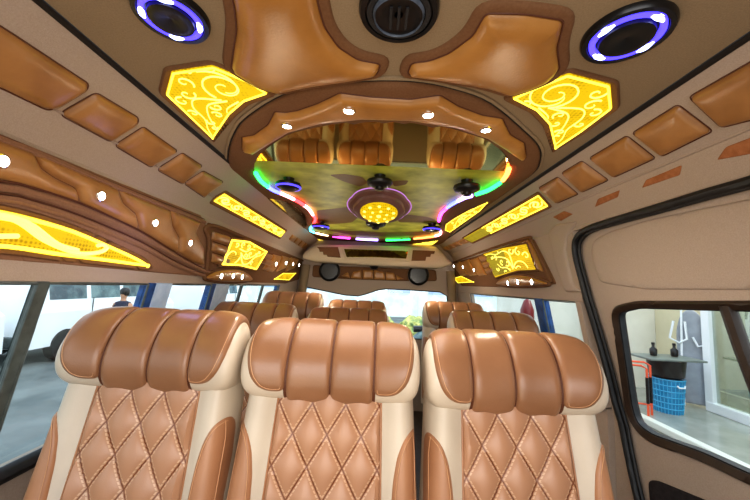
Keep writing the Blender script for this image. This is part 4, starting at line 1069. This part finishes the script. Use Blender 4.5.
# orange folding stands
orm = surf_mat('orange_paint', srgb(236, 96, 60), None, .4, bump=0)
if True:
    q = on_pl(652, 415); t = empty('orange_frame', (q.x, q.y, PZ), 'orange tubular folding frame with black sleeves in front of the blue basket', 'frame')
    P = [Vector((q.x, q.y, PZ)), Vector((q.x, q.y, PZ+.50)), Vector((q.x-.02, q.y+.05, PZ+.52)), Vector((q.x-.28, q.y+.10, PZ+.52)), Vector((q.x-.30, q.y+.1, PZ+.5)), Vector((q.x-.30, q.y+.1, PZ))]
    MB().tube(P, .011, 8).build('tube_frame', orm, t)
    MB().tube([P[0]+Vector((0, 0, .1)), P[5]+Vector((0, 0, .1))], .009, 8).build('cross_bar', orm, t)
    P2 = [p+Vector((-.06, -.03, -.03 if k in (1, 2, 3, 4) else 0)) for k, p in enumerate(P)]
    MB().tube(P2, .011, 8).build('tube_frame', orm, t)
    for PP_ in (P, P2): MB().tube([PP_[0]+Vector((0, 0, .12)), PP_[0]+Vector((0, 0, .38))], .015, 8).build('black_sleeve', 'black', t)
# ironing board
q = on_pl(696, 407); t = empty('ironing_board', (q.x, q.y, PZ), 'grey ironing board standing upright against the cream wall', 'ironing board')
out = [Vector((x, z)) for x, z in ((-.13, .03), (.13, .03), (.14, .5), (.13, .85), (.09, 1.02), (.03, 1.09), (-.03, 1.09), (-.09, 1.02), (-.13, .85), (-.14, .5))]
rotz = Matrix.Rotation(math.radians(-35), 3, 'Z')
def imap(x, z, h): return Vector((q.x, q.y, PZ)) + rotz @ Vector((x, .02*z-h, z))
sheet(rounded(out, .04), imap, .012, .02, .04, skirt=-.02).build('board', surf_mat('grey_cover', srgb(150, 154, 160), srgb(164, 168, 174), .7, 10, .1), t)
MB().tube([imap(-.16, .95, .05), imap(-.2, .75, .05), imap(-.12, .7, .05), imap(-.05, .75, .05), imap(-.06, .95, .05)], .012, 8).build('iron_rest', 'white_paint', t)
MB().tube([imap(.0, .78, .05), imap(.04, .68, .05), imap(.1, .7, .05), imap(.12, .82, .05)], .012, 8).build('iron_hook', 'white_paint', t)
MB().tube([imap(-.1, .0, .03), imap(-.1, .6, .04), imap(-.08, 1.2, .03)], .01, 8).build('leg', 'white_paint', t)
MB().tube([imap(.12, .0, .03), imap(.13, .6, .04), imap(.13, 1.15, .03)], .01, 8).build('leg', 'white_paint', t)
# ------------------------------------------------------------------ light
w = bpy.data.worlds.new('sky'); sc.world = w; w.use_nodes = True; nt = w.node_tree
bg = nt.nodes['Background']; bg.inputs['Strength'].default_value = 1.9
tc = nt.nodes.new('ShaderNodeTexCoord'); sp = nt.nodes.new('ShaderNodeSeparateXYZ'); cr_ = nt.nodes.new('ShaderNodeValToRGB')
nt.links.new(tc.outputs['Generated'], sp.inputs[0]); nt.links.new(sp.outputs[2], cr_.inputs[0]); nt.links.new(cr_.outputs[0], bg.inputs[0])
cr_.color_ramp.elements[0].color = (.92, .97, 1, 1); cr_.color_ramp.elements[1].color = (.62, .78, 1, 1)
def area_light(name, loc, target, size, power, col, sy=None):
    ld = bpy.data.lights.new(name, 'AREA'); ld.energy = power; ld.size = size; ld.color = col
    if sy: ld.shape = 'RECTANGLE'; ld.size_y = sy
    o = bpy.data.objects.new(name, ld); COL.objects.link(o); o.location = loc
    o.rotation_euler = (Vector(target)-Vector(loc)).to_track_quat('-Z', 'Y').to_euler(); return o
def point(name, loc, power, col, r=.05):
    ld = bpy.data.lights.new(name, 'POINT'); ld.energy = power; ld.color = col; ld.shadow_soft_size = r
    o = bpy.data.objects.new(name, ld); COL.objects.link(o); o.location = loc; return o
area_light('windscreen_daylight', (0, -.65, CZ+.15), (0, 2, CZ-.3), 1.3, 8.5, (1, .97, .95), .6)
area_light('cabin_up_fill', (0, .35, CZ-.35), (0, .9, CZ+.5), .9, 3.0, (1, .84, .62), .6)  # added soft fill toward the ceiling, no uplight in the cabin
for y, pw in ((1.15, 1.3), (2.75, 3.6)):  # added fill points for panel and downlight glow, no lamps hang here
    for sx in (-1, 1): point('cabin_fill', (X0+sx*.42, y, CZ+.06), pw, (1, .89, .70), .02)
area_light('overhead_fill', (0, 1.0, CZ+.30), (0, 1.05, 0), .7, 5, (1, .95, .9), .5)  # added soft fill shining down from under the ceiling, no fixture there
point('blue_spill', (-.70, 1.12, CZ+.10), .32, (.3, .35, 1), .04)
area_light('building_fill', (4.6, 3.4, PZ+2.9), (3.6, 3.6, PZ), 1.5, 170, (1, .97, .88), 1.5)  # area light raised to whiten the back wall, no lamp modelled
sun = bpy.data.lights.new('sun', 'SUN'); sun.energy = 1.1; sun.angle = .2; so = bpy.data.objects.new('sun', sun); COL.objects.link(so)
so.rotation_euler = Vector((-.75, .35, -1)).to_track_quat('-Z', 'Y').to_euler()
sc.view_settings.view_transform = 'Standard'; sc.view_settings.look = 'Medium High Contrast'; sc.view_settings.exposure = 0.12
